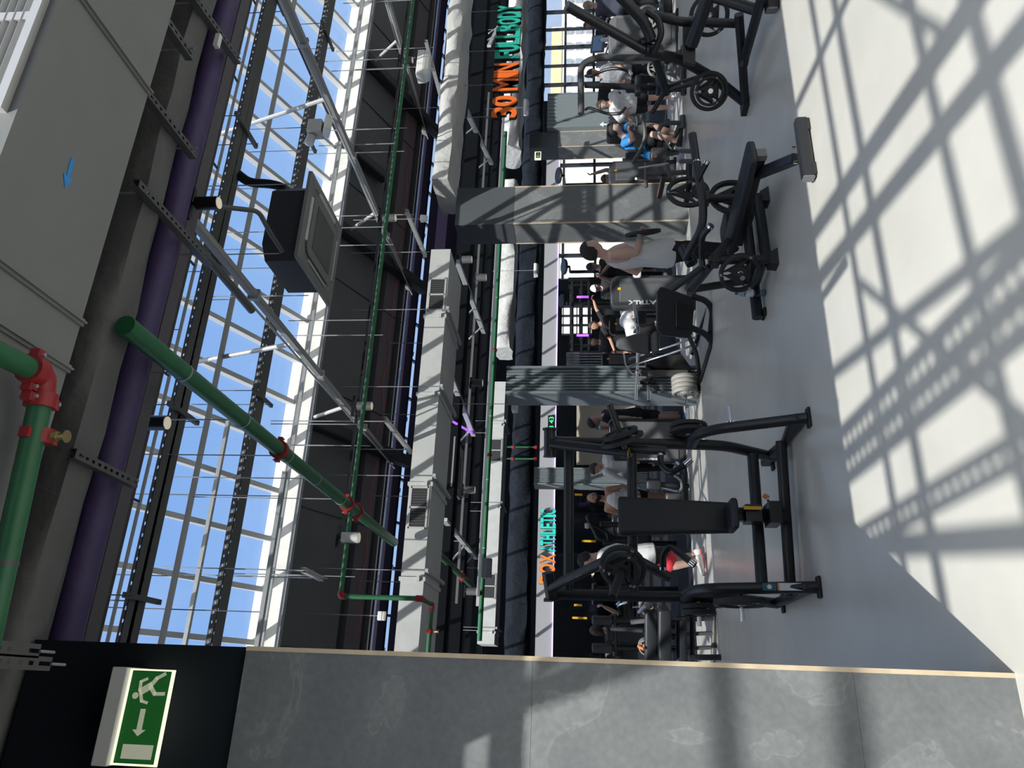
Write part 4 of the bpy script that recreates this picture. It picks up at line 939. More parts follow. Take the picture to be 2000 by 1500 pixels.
# levers
lv = MB().tube([P(1352, 262, b=5.25), P(1362, 330, b=5.3), P(1374, 400, b=5.4), P(1372, 445, b=5.5), P(1338, 505, b=5.75)], .036, 14, .12).build('lever_arm', 'black_metal', m2)
for q in ((1361, 318),): MB().tube([P(q[0], q[1] - 2, b=5.29), P(q[0], q[1] + 1, b=5.29)], .038, 14).build('ring', 'chrome', lv)
MB().tube([P(1362, 352, b=5.3), P(1379, 320, b=5.2)], .026, 12).tube([P(1379, 320, b=5.2), P(1381, 316, b=5.19)], .027, 12).build('grip', 'satin_black', lv)
MB().tube([P(1379, 320, b=5.2), P(1382, 314, b=5.18)], .0285, 12).build('grip_cap', 'chrome', lv)
g_ = MB().tube([P(1386, 444, b=5.3), P(1371, 460, b=5.4), P(1370, 502, b=5.6), P(1372, 520, b=5.65)], .028, 12, .06).build('grip', 'satin_black', m2)
MB().tube([P(1386, 444, b=5.3), P(1389, 440, b=5.28)], .0305, 12).build('grip_cap', 'chrome', g_)
MB().cyl(P(1335, 482, b=5.8), P(1352, 515, b=5.8), .055, n=16).build('pivot_housing', 'satin_black', m2)
MB().tube([P(1372, 522, b=5.75), P(1312, 566, b=6.0)], .030, 12).build('lever_tube', 'black_metal', m2); MB().tube([P(1385, 520, b=5.9), P(1342, 566, b=6.15)], .028, 12).build('lever_tube', 'black_metal', m2)
MB().rtube([P(1398, 500, b=5.6), P(1424, 470, b=5.65)], .05, .06).build('seat_link', 'black_metal', m2)
for s_ in (270, 290): MB().tube([P(1330, s_ + 25, b=6.1), P(1358, s_ + 25, b=5.6)], .022, 10).build('rear_arm', 'black_metal', m2)
dn = (RT * .55 - FW * .83).normalized()
c = P(1343, 378, t=6.75); MB().cyl(c - dn * .1, c + dn * .14, .025).build('loading_peg', 'black_metal', m2)
plate(c + dn * .02, dn, .195, .035, 'black open plate beside the raised curved lever of the bench press'); 
c = P(1432, 385, t=6.75); MB().cyl(c - dn * .15, c + dn * .1, .025).build('loading_peg', 'black_metal', m2); plate(c, dn, .215, .045, 'black plate partly hidden behind the long bench pad', marks=False)
dn2 = (-RT * .5 - FW * .86).normalized()
c = P(1445, 533, t=6.35); MB().cyl(c - dn2 * .1, c + dn2 * .12, .022).build('loading_peg', 'chrome', m2); plate(c, dn2, .175, .05, 'black plate low on the bench press beside the water bottle')
# bottle on the floor
c = P(1496, 572, z=0); w_ = thing('water_bottle', c, 'clear plastic water bottle with a blue cap standing on the floor', 'bottle')
MB().lathe(c, Za, [(0, .004), (.03, .004), (.034, .012), (.034, .10), (.031, .108), (.034, .116), (.034, .19), (.030, .215), (.014, .245), (.013, .262), (0, .262)], 20).build('bottle_body', 'clear_plastic', w_)
MB().lathe(c, Za, [(.0345, .115), (.0352, .115), (.0352, .185), (.0345, .185)], 20).build('paper_label', 'bottle_label', w_); MB().lathe(c, Za, [(0, .262), (.0155, .25), (.0155, .275), (0, .277)], 14).build('cap', 'cap_blue', w_)
MB().lathe(c, Za, [(0, .006), (.031, .006), (.032, .10), (0, .10)], 18).build('water', 'clear_plastic', w_)
# ---------------- machine 3: plate loaded machine at the right edge
m3 = thing('lever_row_machine', (5.7, 5.6, 0), 'black plate loaded lever machine with long angled arm, partly out of the picture', 'gym machine')
def T3(pts, r, name, m='black_metal', bend=.1): return MB().tube([P(x, y, t=t) for x, y, t in pts], r, 14, bend).build(name, m, m3)
T3([(1108, 12, 6.6), (1258, 97, 6.9)], .045, 'lever_arm'); T3([(1106, 11, 6.6), (1111, 14, 6.61)], .047, 'end_cap', 'grey_plastic')
T3([(1205, -15, 6.5), (1258, 42, 6.7), (1272, 76, 6.8)], .05, 'upper_arm'); T3([(1262, 22, 6.7), (1287, 38, 6.7), (1293, 66, 6.75), (1276, 105, 6.85)], .03, 'bent_handle', 'satin_black')
T3([(1258, 97, 6.9), (1290, 102, 6.95)], .065, 'pivot_housing'); T3([(1250, 82, 6.85), (1278, 74, 6.85)], .035, 'pivot_housing')
T3([(1280, 28, 6.85), (1318, 42, 6.95), (1445, 46, 6.95)], .042, 'front_upright'); T3([(1384, -10, 6.6), (1350, 88, 6.95)], .062, 'seat_beam')
MB().prism([P(x, y, t=6.95) for x, y in ((1334, 38), (1334, 120), (1358, 126), (1359, 42))], FW * .06).build('side_plate', 'satin_black', m3)
T3([(1280, 106, 7.0), (1318, 112, 7.1), (1352, 128, 7.2), (1402, 158, 7.35), (1455, 200, 7.45)], .05, 'rear_frame'); MB().box(P(1455, 207, t=7.45), (.12, .16, .06)).build('rubber_foot', 'rubber', m3)
T3([(1300, 175, 7.6), (1362, 156, 7.35)], .045, 'brace'); T3([(1280, 112, 7.2), (1302, 182, 7.6)], .042, 'brace'); T3([(1300, 176, 7.6), (1273, 222, 7.7)], .026, 'grip', 'satin_black')
MB().box(P(1332, 163, t=7.38), (.012, .012, .016)).build('yellow_triangle', 'yellow_mark', m3)
T3([(1443, 28, 6.75), (1450, 120, 7.1), (1455, 196, 7.4)], .042, 'base_bar'); T3([(1492, -20, 6.1), (1455, 112, 7.05), (1452, 128, 7.1)], .042, 'base_bar'); T3([(1390, -8, 6.6), (1472, 18, 6.5)], .05, 'base_brace')
MB().rtube([P(1505, -40, z=.06), P(1507, 20, z=.06)], .10, .10).build('front_foot', 'black_metal', m3); MB().rtube([P(1507, 18, z=.06), P(1507, 22, z=.06)], .095, .09).build('foot_cap', 'grey_plastic', m3)
c = P(1386, 178, t=7.2); ax = (-RT * .35 - FW * .93).normalized(); MB().cyl(c - ax * .1, c + ax * .06, .024).build('loading_peg', 'chrome', m3)
plate(c - ax * .03, ax, .185, .05, 'larger black plate low on the long armed lever machine', marks=False); plate(c + ax * .02, ax, .14, .035, 'front smaller black plate low on the long armed lever machine')
c = P(1385, 30, t=7.1); plate(c, ax, .19, .05, 'black plate behind the seat beam of the long armed lever machine')
# ---------------- machine 4: leg press by the ribbed pillar
m4 = thing('leg_press_machine', (4.6, 9.1, 0), 'black leg press with a broad foot plate in front of the ribbed pillar', 'gym machine')
def T4(pts, r, name, m='black_metal', bend=.1): return MB().tube([P(x, y, t=t) for x, y, t in pts], r, 12, bend).build(name, m, m4)
def panel(pts, th, name, m, par=m4): return MB().prism([P(x, y, t=t) for x, y, t in pts], FW * th).build(name, m, par, bevel=.012)
panel([(1283, 570, 9.5), (1290, 560, 9.5), (1302, 562, 9.5), (1352, 580, 9.45), (1356, 600, 9.45), (1352, 652, 9.4), (1345, 660, 9.4), (1292, 655, 9.45), (1283, 645, 9.5)], .10, 'foot_plate', 'black_metal')
panel([(1320, 588, 9.40), (1346, 592, 9.38), (1344, 642, 9.38), (1320, 640, 9.40)], .05, 'plate_recess', 'satin_black')
T4([(1350, 578, 9.5), (1380, 587, 9.5), (1392, 606, 9.55), (1388, 650, 9.5)], .04, 'front_hoop'); T4([(1350, 640, 9.45), (1378, 652, 9.45), (1390, 668, 9.5)], .04, 'front_hoop')
T4([(1388, 650, 9.5), (1391, 672, 9.5), (1366, 760, 10.6)], .04, 'base_rail'); T4([(1386, 596, 9.9), (1352, 690, 10.9)], .035, 'base_rail'); T4([(1345, 655, 9.5), (1360, 690, 9.9), (1368, 740, 10.5)], .03, 'side_brace')
for dy in (0, 14): T4([(1228, 716 - dy, 10.4), (1308, 691 - dy, 10.2), (1358, 673 - dy, 9.8)], .016, 'guide_rod', 'chrome', 0)
c = P(1236, 668, t=9.9)
def quad_pad(pts, th, name, m='grey_pad'): return MB().prism([P(x, y, t=t) for x, y, t in pts], FW * th + Za * -.02).build(name, m, m4, bevel=.03)
quad_pad([(1203, 663, 9.9), (1240, 652, 9.85), (1266, 648, 9.8), (1270, 654, 9.8), (1270, 690, 9.8), (1264, 694, 9.8), (1240, 688, 9.85), (1208, 682, 9.9), (1202, 676, 9.9)], .09, 'back_pad')
quad_pad([(1274, 648, 9.75), (1286, 646, 9.7), (1288, 688, 9.7), (1273, 693, 9.75)], .30, 'seat')
T4([(1238, 590, 9.9), (1252, 690, 10.3)], .022, 'bar', 'chrome', 0); T4([(1246, 684, 10.3), (1242, 780, 10.6)], .026, 'bar_sleeve', 'chrome', 0)
for q, t in (((1244, 640), 10.05), ((1246, 727), 10.4)): T4([(q[0], q[1] - 2, t), (q[0], q[1] + 2, t)], .045, 'collar', 'chrome', 0)
T4([(1218, 690, 10.2), (1222, 716, 10.4), (1240, 735, 10.5)], .012, 'hoop', 'chrome'); panel([(1240, 722, 10.5), (1240, 735, 10.55), (1345, 735, 10.6), (1345, 722, 10.55)], .06, 'weight_post', 'grey_metal')
panel([(1262, 700, 10.3), (1330, 690, 10.2), (1352, 720, 10.5), (1340, 735, 10.7), (1262, 730, 10.7)], .3, 'carriage', 'satin_black')
c = P(1265, 735, t=10.6); MB().cyl(c, c + V((-.40, -.05, 0)), .026).build('storage_peg', 'chrome', m4); plate(c + V((-.09, 0, 0)), -Xa, .115, .03, 'small ring shaped plate on the upper peg of the leg press', 'rubber', marks=False)
c = P(1336, 735, t=10.6); MB().cyl(c, c + V((-.42, -.03, 0)), .024).build('storage_peg', 'chrome', m4)
for i, w_ in enumerate(('innermost', 'second', 'third', 'outermost')): plate(c + V((-.05 - .068 * i, 0, 0)), -Xa, .185, .062, w_ + ' pale grey plate of the stack on the leg press peg', 'grey_rubber', 'pale grey plates on the leg press', marks=False)
# ================================================================ PEOPLE
def fuse(mb, name, m, parent, vox=.01, smooth=3, fac=.5):
    """unite overlapping solids into one continuous skin"""
    me = bpy.data.meshes.new('tmp'); me.from_pydata(mb.v, [], mb.f)
    bm = bmesh.new(); bm.from_mesh(me); bmesh.ops.remove_doubles(bm, verts=bm.verts, dist=1e-5); bmesh.ops.recalc_face_normals(bm, faces=bm.faces); bm.to_mesh(me); bm.free()
    ob = bpy.data.objects.new('tmp', me); COL.objects.link(ob)
    r = ob.modifiers.new('r', 'REMESH'); r.mode = 'VOXEL'; r.voxel_size = vox; r.use_smooth_shade = True
    sm = ob.modifiers.new('s', 'SMOOTH'); sm.iterations = smooth; sm.factor = fac
    dg = bpy.context.evaluated_depsgraph_get(); dg.update()
    m2 = bpy.data.meshes.new_from_object(ob.evaluated_get(dg)); bpy.data.objects.remove(ob); bpy.data.meshes.remove(me)
    o = V(parent['_o']); m2.transform(Matrix.Translation(-o)); m2.name = name
    m2.materials.clear(); m2.materials.append(MATS[m]); m2.polygons.foreach_set('use_smooth', [True] * len(m2.polygons))
    ob = bpy.data.objects.new(name, m2); COL.objects.link(ob); ob.parent = parent; ob['_o'] = tuple(o)
    return ob
def loft(mb, rings, n=16):
    """rings: (centre, xaxis, yaxis, rx, ry)"""
    vs = []; fs = []
    for c, X, Y, rx, ry in rings:
        for j in range(n):
            a = 2 * math.pi * j / n; ca, sa = math.cos(a), math.sin(a)
            e = (abs(ca) ** 2.5 + abs(sa) ** 2.5) ** (-1 / 2.5)
            vs.append(c + X * (rx * ca * e) + Y * (ry * sa * e))
    for i in range(len(rings) - 1):
        for j in range(n): fs.append((i * n + j, i * n + (j + 1) % n, (i + 1) * n + (j + 1) % n, (i + 1) * n + j))
    fs.append(tuple(range(n))[::-1]); fs.append(tuple(range((len(rings) - 1) * n, len(rings) * n)))
    return mb.add(vs, fs)
def limb(mb, pts, rs, n=12):
    """tapered limb through pts with radii rs, round ends"""
    P_ = [V(pts[0])]; R_ = [rs[0]]
    for i in range(len(pts) - 1):
        a, b = V(pts[i]), V(pts[i + 1])
        for k in range(1, 5):
            s = k / 4; P_.append(a.lerp(b, s)); R_.append(rs[i] + (rs[i + 1] - rs[i]) * s + (0.06 * rs[i] * math.sin(math.pi * s)))
    rings = []; d0 = (P_[1] - P_[0]).normalized(); X, Y = frame(d0)
    for i in range(len(P_)):
        d = (P_[min(i + 1, len(P_) - 1)] - P_[max(i - 1, 0)]).normalized()
        q = d0.rotation_difference(d); X, Y, d0 = q @ X, q @ Y, d
        rings.append((P_[i], X.copy(), Y.copy(), R_[i] * .93, R_[i] * .93))
    loft(mb, rings, n); mb.ball(P_[0], R_[0] * .96, 10); mb.ball(P_[-1], R_[-1] * .96, 10)
    return mb
def head_shape(mb, c, fx, fy, fz, k=1., region=None, grow=0., n=28):
    vs = []; fs = []; K = 20
    if region: n, K = 72, 48
    def pt(x, y, z):
        rx, ry, rz = .077, .097, .117
        j = max(0., -z); sx = 1 - .30 * j ** 1.3; sy = 1 - .10 * j
        p = V((x * rx * sx, y * ry * sy, z * rz))
        if y > 0:
            g = lambda cx, cz, w, h: math.exp(-((x - cx) / w) ** 2 - ((z - cz) / h) ** 2)
            p.y += .020 * g(0, -.18, .14, .16) + .010 * g(0, .02, .10, .22)      # nose
            p.y -= .012 * (g(.36, .06, .17, .12) + g(-.36, .06, .17, .12))         # eye sockets
            p.y += .007 * (g(.34, .25, .28, .09) + g(-.34, .25, .28, .09))         # brow
            p.y += .006 * g(0, -.50, .24, .07) - .004 * g(0, -.42, .26, .04)       # lips
            p.y += .010 * g(0, -.80, .26, .16)                                     # chin
        else: p.y *= 1.08
        return p
    for i in range(K + 1):
        ph = math.pi * i / K
        for j in range(n):
            th = 2 * math.pi * j / n
            x, y, z = math.sin(ph) * math.sin(th), math.sin(ph) * math.cos(th), math.cos(ph)
            p = pt(x, y, z) * k * (1 + grow); vs.append(c + fx * p.x + fy * p.y + fz * p.z)
    for i in range(K):
        for j in range(n):
            ph = math.pi * (i + .5) / K; th = 2 * math.pi * (j + .5) / n
            x, y, z = math.sin(ph) * math.sin(th), math.sin(ph) * math.cos(th), math.cos(ph)
            if region is None or region(x, y, z): fs.append((i * n + j, i * n + (j + 1) % n, (i + 1) * n + (j + 1) % n, (i + 1) * n + j))
    return mb.add(vs, fs)
def hand(mb, w, d, side, curl=.6, k=1.):
    """palm plus five fingers; w wrist, d direction of forearm, side = thumb side"""
    d = d.normalized(); s = (side - d * side.dot(d)).normalized(); nrm = d.cross(s)
    pc = w + d * .045 * k
    loft(mb, [(w + d * .0 * k, s, nrm, .028 * k, .020 * k), (w + d * .04 * k, s, nrm, .040 * k, .016 * k), (w + d * .085 * k, s, nrm, .042 * k, .014 * k)], 10)
    for i, L in enumerate((.070, .080, .075, .058)):
        b = w + d * .082 * k + s * (.030 - .020 * i) * k; pts = [b]; q = d.copy(); ang = 0
        for j, f in enumerate((.45, .32, .23)):
            ang += curl * (.7 + .08 * i); dd = d * math.cos(ang) + nrm * math.sin(ang); pts.append(pts[-1] + dd * L * f * k)
        mb.tube(pts, .0098 * k, 8)
    b = w + d * .025 * k + s * .032 * k; mb.tube([b, b + (s * .8 + d * .6).normalized() * .035 * k, b + (s * .5 + d * .9 + nrm * .3).normalized() * .062 * k], .0105 * k, 8)
    return mb
def person(label, J, face, top, legs, hair, skin='skin', look=None, tilt=0., vox=.011, shoe=('shoe_white', 'shoe_white'), beard=None, group=None, curl=.7, k=1., band=None, hem=None):
    """J: joints as (image x, image y, distance) or points; top=(kind, material); legs=(kind, material); hair=(material, kind)"""
    g = {n_: (P(v[0], v[1], t=v[2]) if len(v) == 3 and not isinstance(v, Vector) else V(v)) for n_, v in J.items()}
    f = V(face); f.z = 0; f.normalize(); r = f.cross(Za).normalized()
    up = (g['neck'] - g['hip']).normalized()
    base = V((g['hip'].x, g['hip'].y, 0)); t = thing('person', base, label, 'person', group)
    xr = (r - up * r.dot(up)).normalized(); yf = up.cross(xr).normalized()
    hip, neck = g['hip'], g['neck']; L = (neck - hip).length; chest = g.get('chest', hip.lerp(neck, .68) + yf * .0); waist = g.get('waist', hip.lerp(neck, .36))
    def sd(n_, s, dflt): return g.get(n_ + s, dflt)
    B = MB()
    tr = [(hip - up * .10 * k, .12, .085), (hip, .165, .115), (waist, .142, .102), (chest, .172, .120), (chest.lerp(neck, .55), .172, .100), (neck - up * .03 * k, .10, .075), (neck, .056, .056)]
    loft(B, [(c, xr, yf, a * k, b * k) for c, a, b in tr])
    hf = V(look) if look is not None else f.copy(); hf.normalize(); hz = (Za - hf * Za.dot(hf)).normalized()
    hc = g['head']; fx = hf.cross(hz).normalized()
    if tilt: q = Quaternion(hf, tilt); hz = q @ hz; fx = q @ fx
    head_shape(B, hc, fx, hf, hz, k)
    for s in (-1, 1): B.ball(hc + fx * .078 * s * k - hf * .008 * k - hz * .005 * k, .02 * k, 8, 0, (.4, 1, 1.5), Matrix((fx, hf, hz)).transposed())
    limb(B, [neck - up * .05 * k, hc - hz * .07 * k - hf * .015 * k], [.058 * k, .052 * k])
    A = {}; G = {}
    for s, sg in (('R', 1), ('L', -1)):
        sh = sd('sh', s, neck - up * .06 * k + xr * .185 * sg * k); el = sd('el', s, sh + V((0, 0, -.29 * k)) + xr * .04 * sg * k); ha = sd('ha', s, el + V((0, 0, -.25 * k)) + yf * .06 * k)
        limb(B, [sh, el, ha], [.055 * k, .042 * k, .030 * k]); limb(B, [chest.lerp(neck, .5) + xr * .08 * sg * k, sh], [.07 * k, .058 * k]); hand(B, ha, ha - el, (f + Za * .3 - xr * .2 * sg), curl, k)
        hp = sd('hi', s, hip + xr * .092 * sg * k - up * .04 * k); kn = sd('kn', s, V((hp.x, hp.y, .50 * k)) + f * .03 * k); an = sd('an', s, V((hp.x, hp.y, .09 * k)))
        limb(B, [hp, hp.lerp(kn, .5), kn, kn.lerp(an, .35), an], [.088 * k, .075 * k, .055 * k, .056 * k, .038 * k])
        A[s] = (sh, el, ha); G[s] = (hp, kn, an)
        tf = sd('to', s, an + f * .16 * k); td = (tf - an); td.z = 0; td.normalize(); gz = max(an.z - .085 * k, 0)
        limb(B, [an, an + td * .10 * k - Za * .045 * k], [.036 * k, .03 * k])
        S = MB(); ax = td.cross(Za); q0 = an - Za * .045 * k
        loft(S, [(q0 - td * .085 * k, ax, Za, .025 * k, .028 * k), (q0 - td * .065 * k + Za * .015 * k, ax, Za, .036 * k, .05 * k), (q0 + Za * .015 * k, ax, Za, .042 * k, .055 * k), (q0 + td * .08 * k - Za * .005 * k, ax, Za, .048 * k, .038 * k), (q0 + td * .15 * k - Za * .017 * k, ax, Za, .046 * k, .026 * k), (q0 + td * .19 * k - Za * .022 * k, ax, Za, .030 * k, .019 * k)])
        so_ = S.build('shoe', shoe[0], t, ang=80)
        MB().prism([q0 - td * .085 * k - Za * .042 * k - ax * .035 * k, q0 + td * .19 * k - Za * .042 * k - ax * .032 * k, q0 + td * .19 * k - Za * .042 * k + ax * .032 * k, q0 - td * .085 * k - Za * .042 * k + ax * .035 * k], Za * .022 * k).build('sole', shoe[1], so_, bevel=.006)
    fuse(B, 'body', skin, t, vox)
    # clothes
    e = .016 * k; S = MB(); kind, m = top
    if kind:
        wide = {'tank': .70, 'tee': 1.0, 'long': 1.0}[kind]
        rings = [(hip - up * .10 * k, .184, .142), (hip, .188, .142), (waist, .160, .118), (chest, .176 * (wide + 1) / 2 + .004, .132), (chest.lerp(neck, .55), .172 * wide, .108), (neck - up * .022 * k, .085 * (wide + .5) / 1.5, .072)]
        loft(S, [(c, xr, yf, a * k + .004, b * k + .004) for c, a, b in rings])
        for s, sg in (('R', 1), ('L', -1)):
            sh, el, ha = A[s]
            if kind == 'tee': limb(S, [sh - xr * .03 * sg * k, sh.lerp(el, .62)], [.068 * k, .062 * k])
            if kind == 'long': limb(S, [sh - xr * .03 * sg * k, el, el.lerp(ha, .96)], [.068 * k, .057 * k, .041 * k])
            if kind != 'tank': limb(S, [chest.lerp(neck, .5) + xr * .07 * sg * k, sh], [.085 * k, .066 * k])
        fuse(S, {'tank': 'tank_top', 'tee': 'shirt', 'long': 'long_sleeved_shirt'}[kind], m, t, max(vox, .012), 3)
    kind, m = legs; S = MB()
    if kind:
        loft(S, [(hip - up * .13 * k, xr, yf, .15 * k, .115 * k), (hip - up * .05 * k, xr, yf, .176 * k, .13 * k), (hip + up * .04 * k, xr, yf, .168 * k, .122 * k)])
        for s in 'RL':
            hp, kn, an = G[s]
            if kind == 'shorts': limb(S, [hp, hp.lerp(kn, .80)], [.105 * k, .092 * k])
            else: limb(S, [hp, hp.lerp(kn, .5), kn, kn.lerp(an, .4), an], [.100 * k, .088 * k, .070 * k, .066 * k, .054 * k])
        if hem:
            for s in 'RL':
                hp, kn, an = G[s]; d = (kn - hp).normalized(); q = hp.lerp(kn, .80); limb(MB(), [q - d * .05, q + d * .02], [.107 * k, .103 * k]).build('hem', hem, t, label='red hem of the shorts')
        fuse(S, 'shorts' if kind == 'shorts' else 'trousers', m, t, max(vox, .012), 3)
    if hair:
        hm, hk = hair
        reg = {'short': lambda x, y, z: z > .42 + .25 * y or (y < .12 and z > -.25 + .9 * max(y, -.3)),
               'cap': lambda x, y, z: z > .22, 'crop': lambda x, y, z: z > .30 + .35 * y,
               'long': lambda x, y, z: z > .45 + .2 * y or y < .15}[hk]
        o = head_shape(MB(), hc, fx, hf, hz, k, reg, .045).build('cap' if hk == 'cap' else 'hair', hm, t, ang=180)
        md = o.modifiers.new('thickness', 'SOLIDIFY'); md.thickness = .014; md.offset = 0
        if hk == 'cap': loft(MB(), [(hc + hf * .08 * k + hz * .035 * k, fx, hz, .062 * k, .010), (hc + hf * .15 * k + hz * .015 * k, fx, hz, .058 * k, .006), (hc + hf * .175 * k + hz * .008 * k, fx, hz, .03 * k, .004)]).build('peak', hm, o)
        if hk == 'long': limb(MB(), [hc - hf * .09 * k + hz * .03 * k, hc - hf * .13 * k - hz * .10 * k], [.05 * k, .03 * k]).build('hair_bun', hm, o)
    if beard:
        o = head_shape(MB(), hc, fx, hf, hz, k, lambda x, y, z: y > .05 and z < -.36 + .18 * (abs(x) > .55) and not (abs(x) < .22 and -.52 < z < -.42), .05).build('beard', beard, t, ang=180)
        md = o.modifiers.new('thickness', 'SOLIDIFY'); md.thickness = .016; md.offset = .3
    for s in (-1, 1):
        c = hc + fx * .029 * s * k + hf * .080 * k + hz * .008 * k
        ey = MB().ball(c, .0125 * k, 10).build('eye', 'eye_white', t); MB().ball(c + hf * .0065 * k, .0075 * k, 8).build('iris', 'hair_dark', ey)
        MB().tube([c + hz * .022 * k - fx * .017 * k + hf * .012 * k, c + hz * .026 * k + hf * .014 * k, c + hz * .021 * k + fx * .017 * k + hf * .011 * k], .0036 * k, 6).build('eyebrow', (hair[0] if hair else beard) or 'hair_dark', t)
    MB().tube([hc - hz * .056 * k + fx * .022 * k + hf * .083 * k, hc - hz * .055 * k + hf * .092 * k, hc - hz * .056 * k - fx * .022 * k + hf * .083 * k], .0045 * k, 6).build('mouth', 'lip', t)
    if band:
        sh, el, ha = A[band]; d = (ha - el).normalized(); MB().cyl(ha - d * .035, ha - d * .010, .037 * k, n=16).build('wristband', 'teal_band', t)
    return t, A
R_ = V((.9225, -.386, 0)); FWD = V((.386, .9225, 0))
# man in the white tank top carrying a plate
T = 7.75
_, A = person('person in a white tank top and black trousers standing with a black plate', dict(head=(1156, 488, T), neck=(1183, 503, T), hip=(1295, 495, T), waist=(1255, 497, T), chest=(1220, 500, T + .02),
    shR=(1196, 497, T - .17), elR=(1243, 493, T - .22), haR=(1250, 466, T - .12), shL=(1197, 508, T + .18), elL=(1243, 532, T + .22), haL=(1262, 500, T + .25)), R_ * .97 + FWD * .1, ('tank', 'cloth_white'), ('trousers', 'cloth_black'), ('hair_dark', 'short'), 'skin', R_ * .96 + FWD * .1 - Za * .12, vox=.008, curl=.9, band='R', shoe=('shoe_white', 'shoe_white'))
c = P(1256, 455, t=T - .05); plate(c, R_ * .95 - FWD * .1 + Za * .12, .185, .035, 'black plate held by the man in the white tank top', marks=False)
# seated man in blue
T = 12.4
sp_, A = person('person in a blue shirt and black shorts seated on a machine gripping its handles', dict(head=(1201, 254, T), neck=(1217, 268, T), hip=(1268, 292, T), chest=(1232, 280, T),
    shR=(1219, 281, T - .16), elR=(1237, 272, T - .45), haR=(1229, 257, T - .42), shL=(1217, 257, T + .15), elL=(1236, 237, T - .1), haL=(1227, 226, T - .22),
    hiR=(1271, 290, T - .1), knR=(1275, 262, T - .45), anR=(1322, 276, T - .45), hiL=(1270, 287, T + .1), knL=(1272, 245, T - .15), anL=(1320, 262, T - .1)), R_ * .75 - FWD * .55, ('tee', 'cloth_blue'), ('shorts', 'cloth_black'), ('hair_dark', 'short'), 'skin', R_ * .75 - FWD * .5 - Za * .35, vox=.009, curl=1.0, shoe=('shoe_black', 'shoe_black'))
# standing woman, hands on hips
T = 13.6
person('person with fair hair, white shirt and black shorts, hands on hips', dict(head=(1177, 204, T), neck=(1192, 202, T), hip=(1232, 202, T), shR=(1196, 219, T), elR=(1212, 236, T + .05), haR=(1222, 219, T - .05), shL=(1194, 186, T), elL=(1211, 169, T), haL=(1222, 186, T - .05)), -R_ * .45 - FWD * .85, ('long', 'cloth_white'), ('shorts', 'cloth_black'), ('hair_fair', 'short'), 'skin_pale', -R_ * .45 - FWD * .8 - Za * .3, vox=.011, k=.95)
# person with camouflage shirt behind the pulldown
T = 14.2
person('person in a grey patterned shirt and black trousers behind the pulldown frame', dict(head=(1158, 143, T), neck=(1172, 146, T), hip=(1222, 147, T), shR=(1177, 164, T), elR=(1203, 168, T), haR=(1220, 158, T - .2), shL=(1177, 129, T), elL=(1203, 125, T), haL=(1219, 135, T - .2)), -R_ * .2 - FWD, ('tee', 'cloth_grey'), ('trousers', 'cloth_black'), ('hair_brown', 'short'), 'skin_tan', -R_ * .3 - FWD * .8 - Za * .5, vox=.012)
T = 15.5
person('person in a dark navy shirt seen from behind the long armed lever machine', dict(head=(1150, 10, T), neck=(1163, 12, T), hip=(1208, 14, T), shR=(1168, -4, T), elR=(1190, -8, T + .2), haR=(1203, 2, T + .4), shL=(1168, 28, T), elL=(1188, 34, T + .2), haL=(1196, 26, T + .4)), R_ * .2 + FWD, ('tee', 'cloth_navy'), ('trousers', 'cloth_black'), ('hair_fair', 'crop'), 'skin', vox=.012)
T = 16.5
person('person with dark brown hair beside the lit treadmill console', dict(head=(1150, 49, T), neck=(1164, 50, T), hip=(1210, 52, T)), -R_ * .5 - FWD * .6, ('tee', 'cloth_black'), ('trousers', 'cloth_black'), ('hair_brown', 'short'), 'skin_tan', vox=.012, k=.98)
# bending person, cap
T = 12.7
person('person in a black cap, shirt and shorts leaning forward beside the ribbed pillar', dict(head=(1160, 824, T), neck=(1176, 815, T), hip=(1240, 812, T), chest=(1200, 815, T), shR=(1182, 818, T - .17), elR=(1218, 816, T - .2), haR=(1243, 818, T - .22), shL=(1182, 806, T + .17), elL=(1215, 822, T + .2), haL=(1200, 842, T + .1), knR=(1290, 814, T - .08), anR=(1340, 815, T - .08), knL=(1289, 810, T + .1), anL=(1338, 808, T + .1)), -R_ * .95 - FWD * .2, ('tee', 'cloth_black'), ('shorts', 'cloth_black'), ('hair_dark', 'cap'), 'skin', -R_ * .8 - FWD * .3 - Za * .6, vox=.010, band='R', k=.97)
T = 12.9
person('person in a white long sleeved shirt and black trousers reaching down to a machine', dict(head=(1163, 915, T), neck=(1177, 909, T), hip=(1230, 903, T), shR=(1184, 924, T - .08), elR=(1212, 937, T - .15), haR=(1236, 945, T - .25), shL=(1184, 891, T + .05), elL=(1212, 889, T - .05), haL=(1235, 897, T - .2)), -R_ * .4 - FWD * .8, ('long', 'cloth_white'), ('trousers', 'cloth_black'), ('hair_brown', 'short'), 'skin_pale', -R_ * .5 - FWD * .6 - Za * .7, vox=.010, curl=.3)
T = 13.2
person('person with shaved head, full beard and white tank top behind the narrow pad', dict(head=(1160, 972, T), neck=(1181, 975, T), hip=(1236, 978, T), shR=(1186, 995, T), elR=(1216, 1004, T), haR=(1240, 990, T - .15), shL=(1186, 957, T), elL=(1214, 951, T), haL=(1240, 962, T - .1)), R_ * .15 - FWD, ('tank', 'cloth_white'), ('shorts', 'cloth_black'), None, 'skin_tan', R_ * .35 - FWD * .9 - Za * .1, vox=.010, beard='hair_dark', k=1.08)
T = 9.95
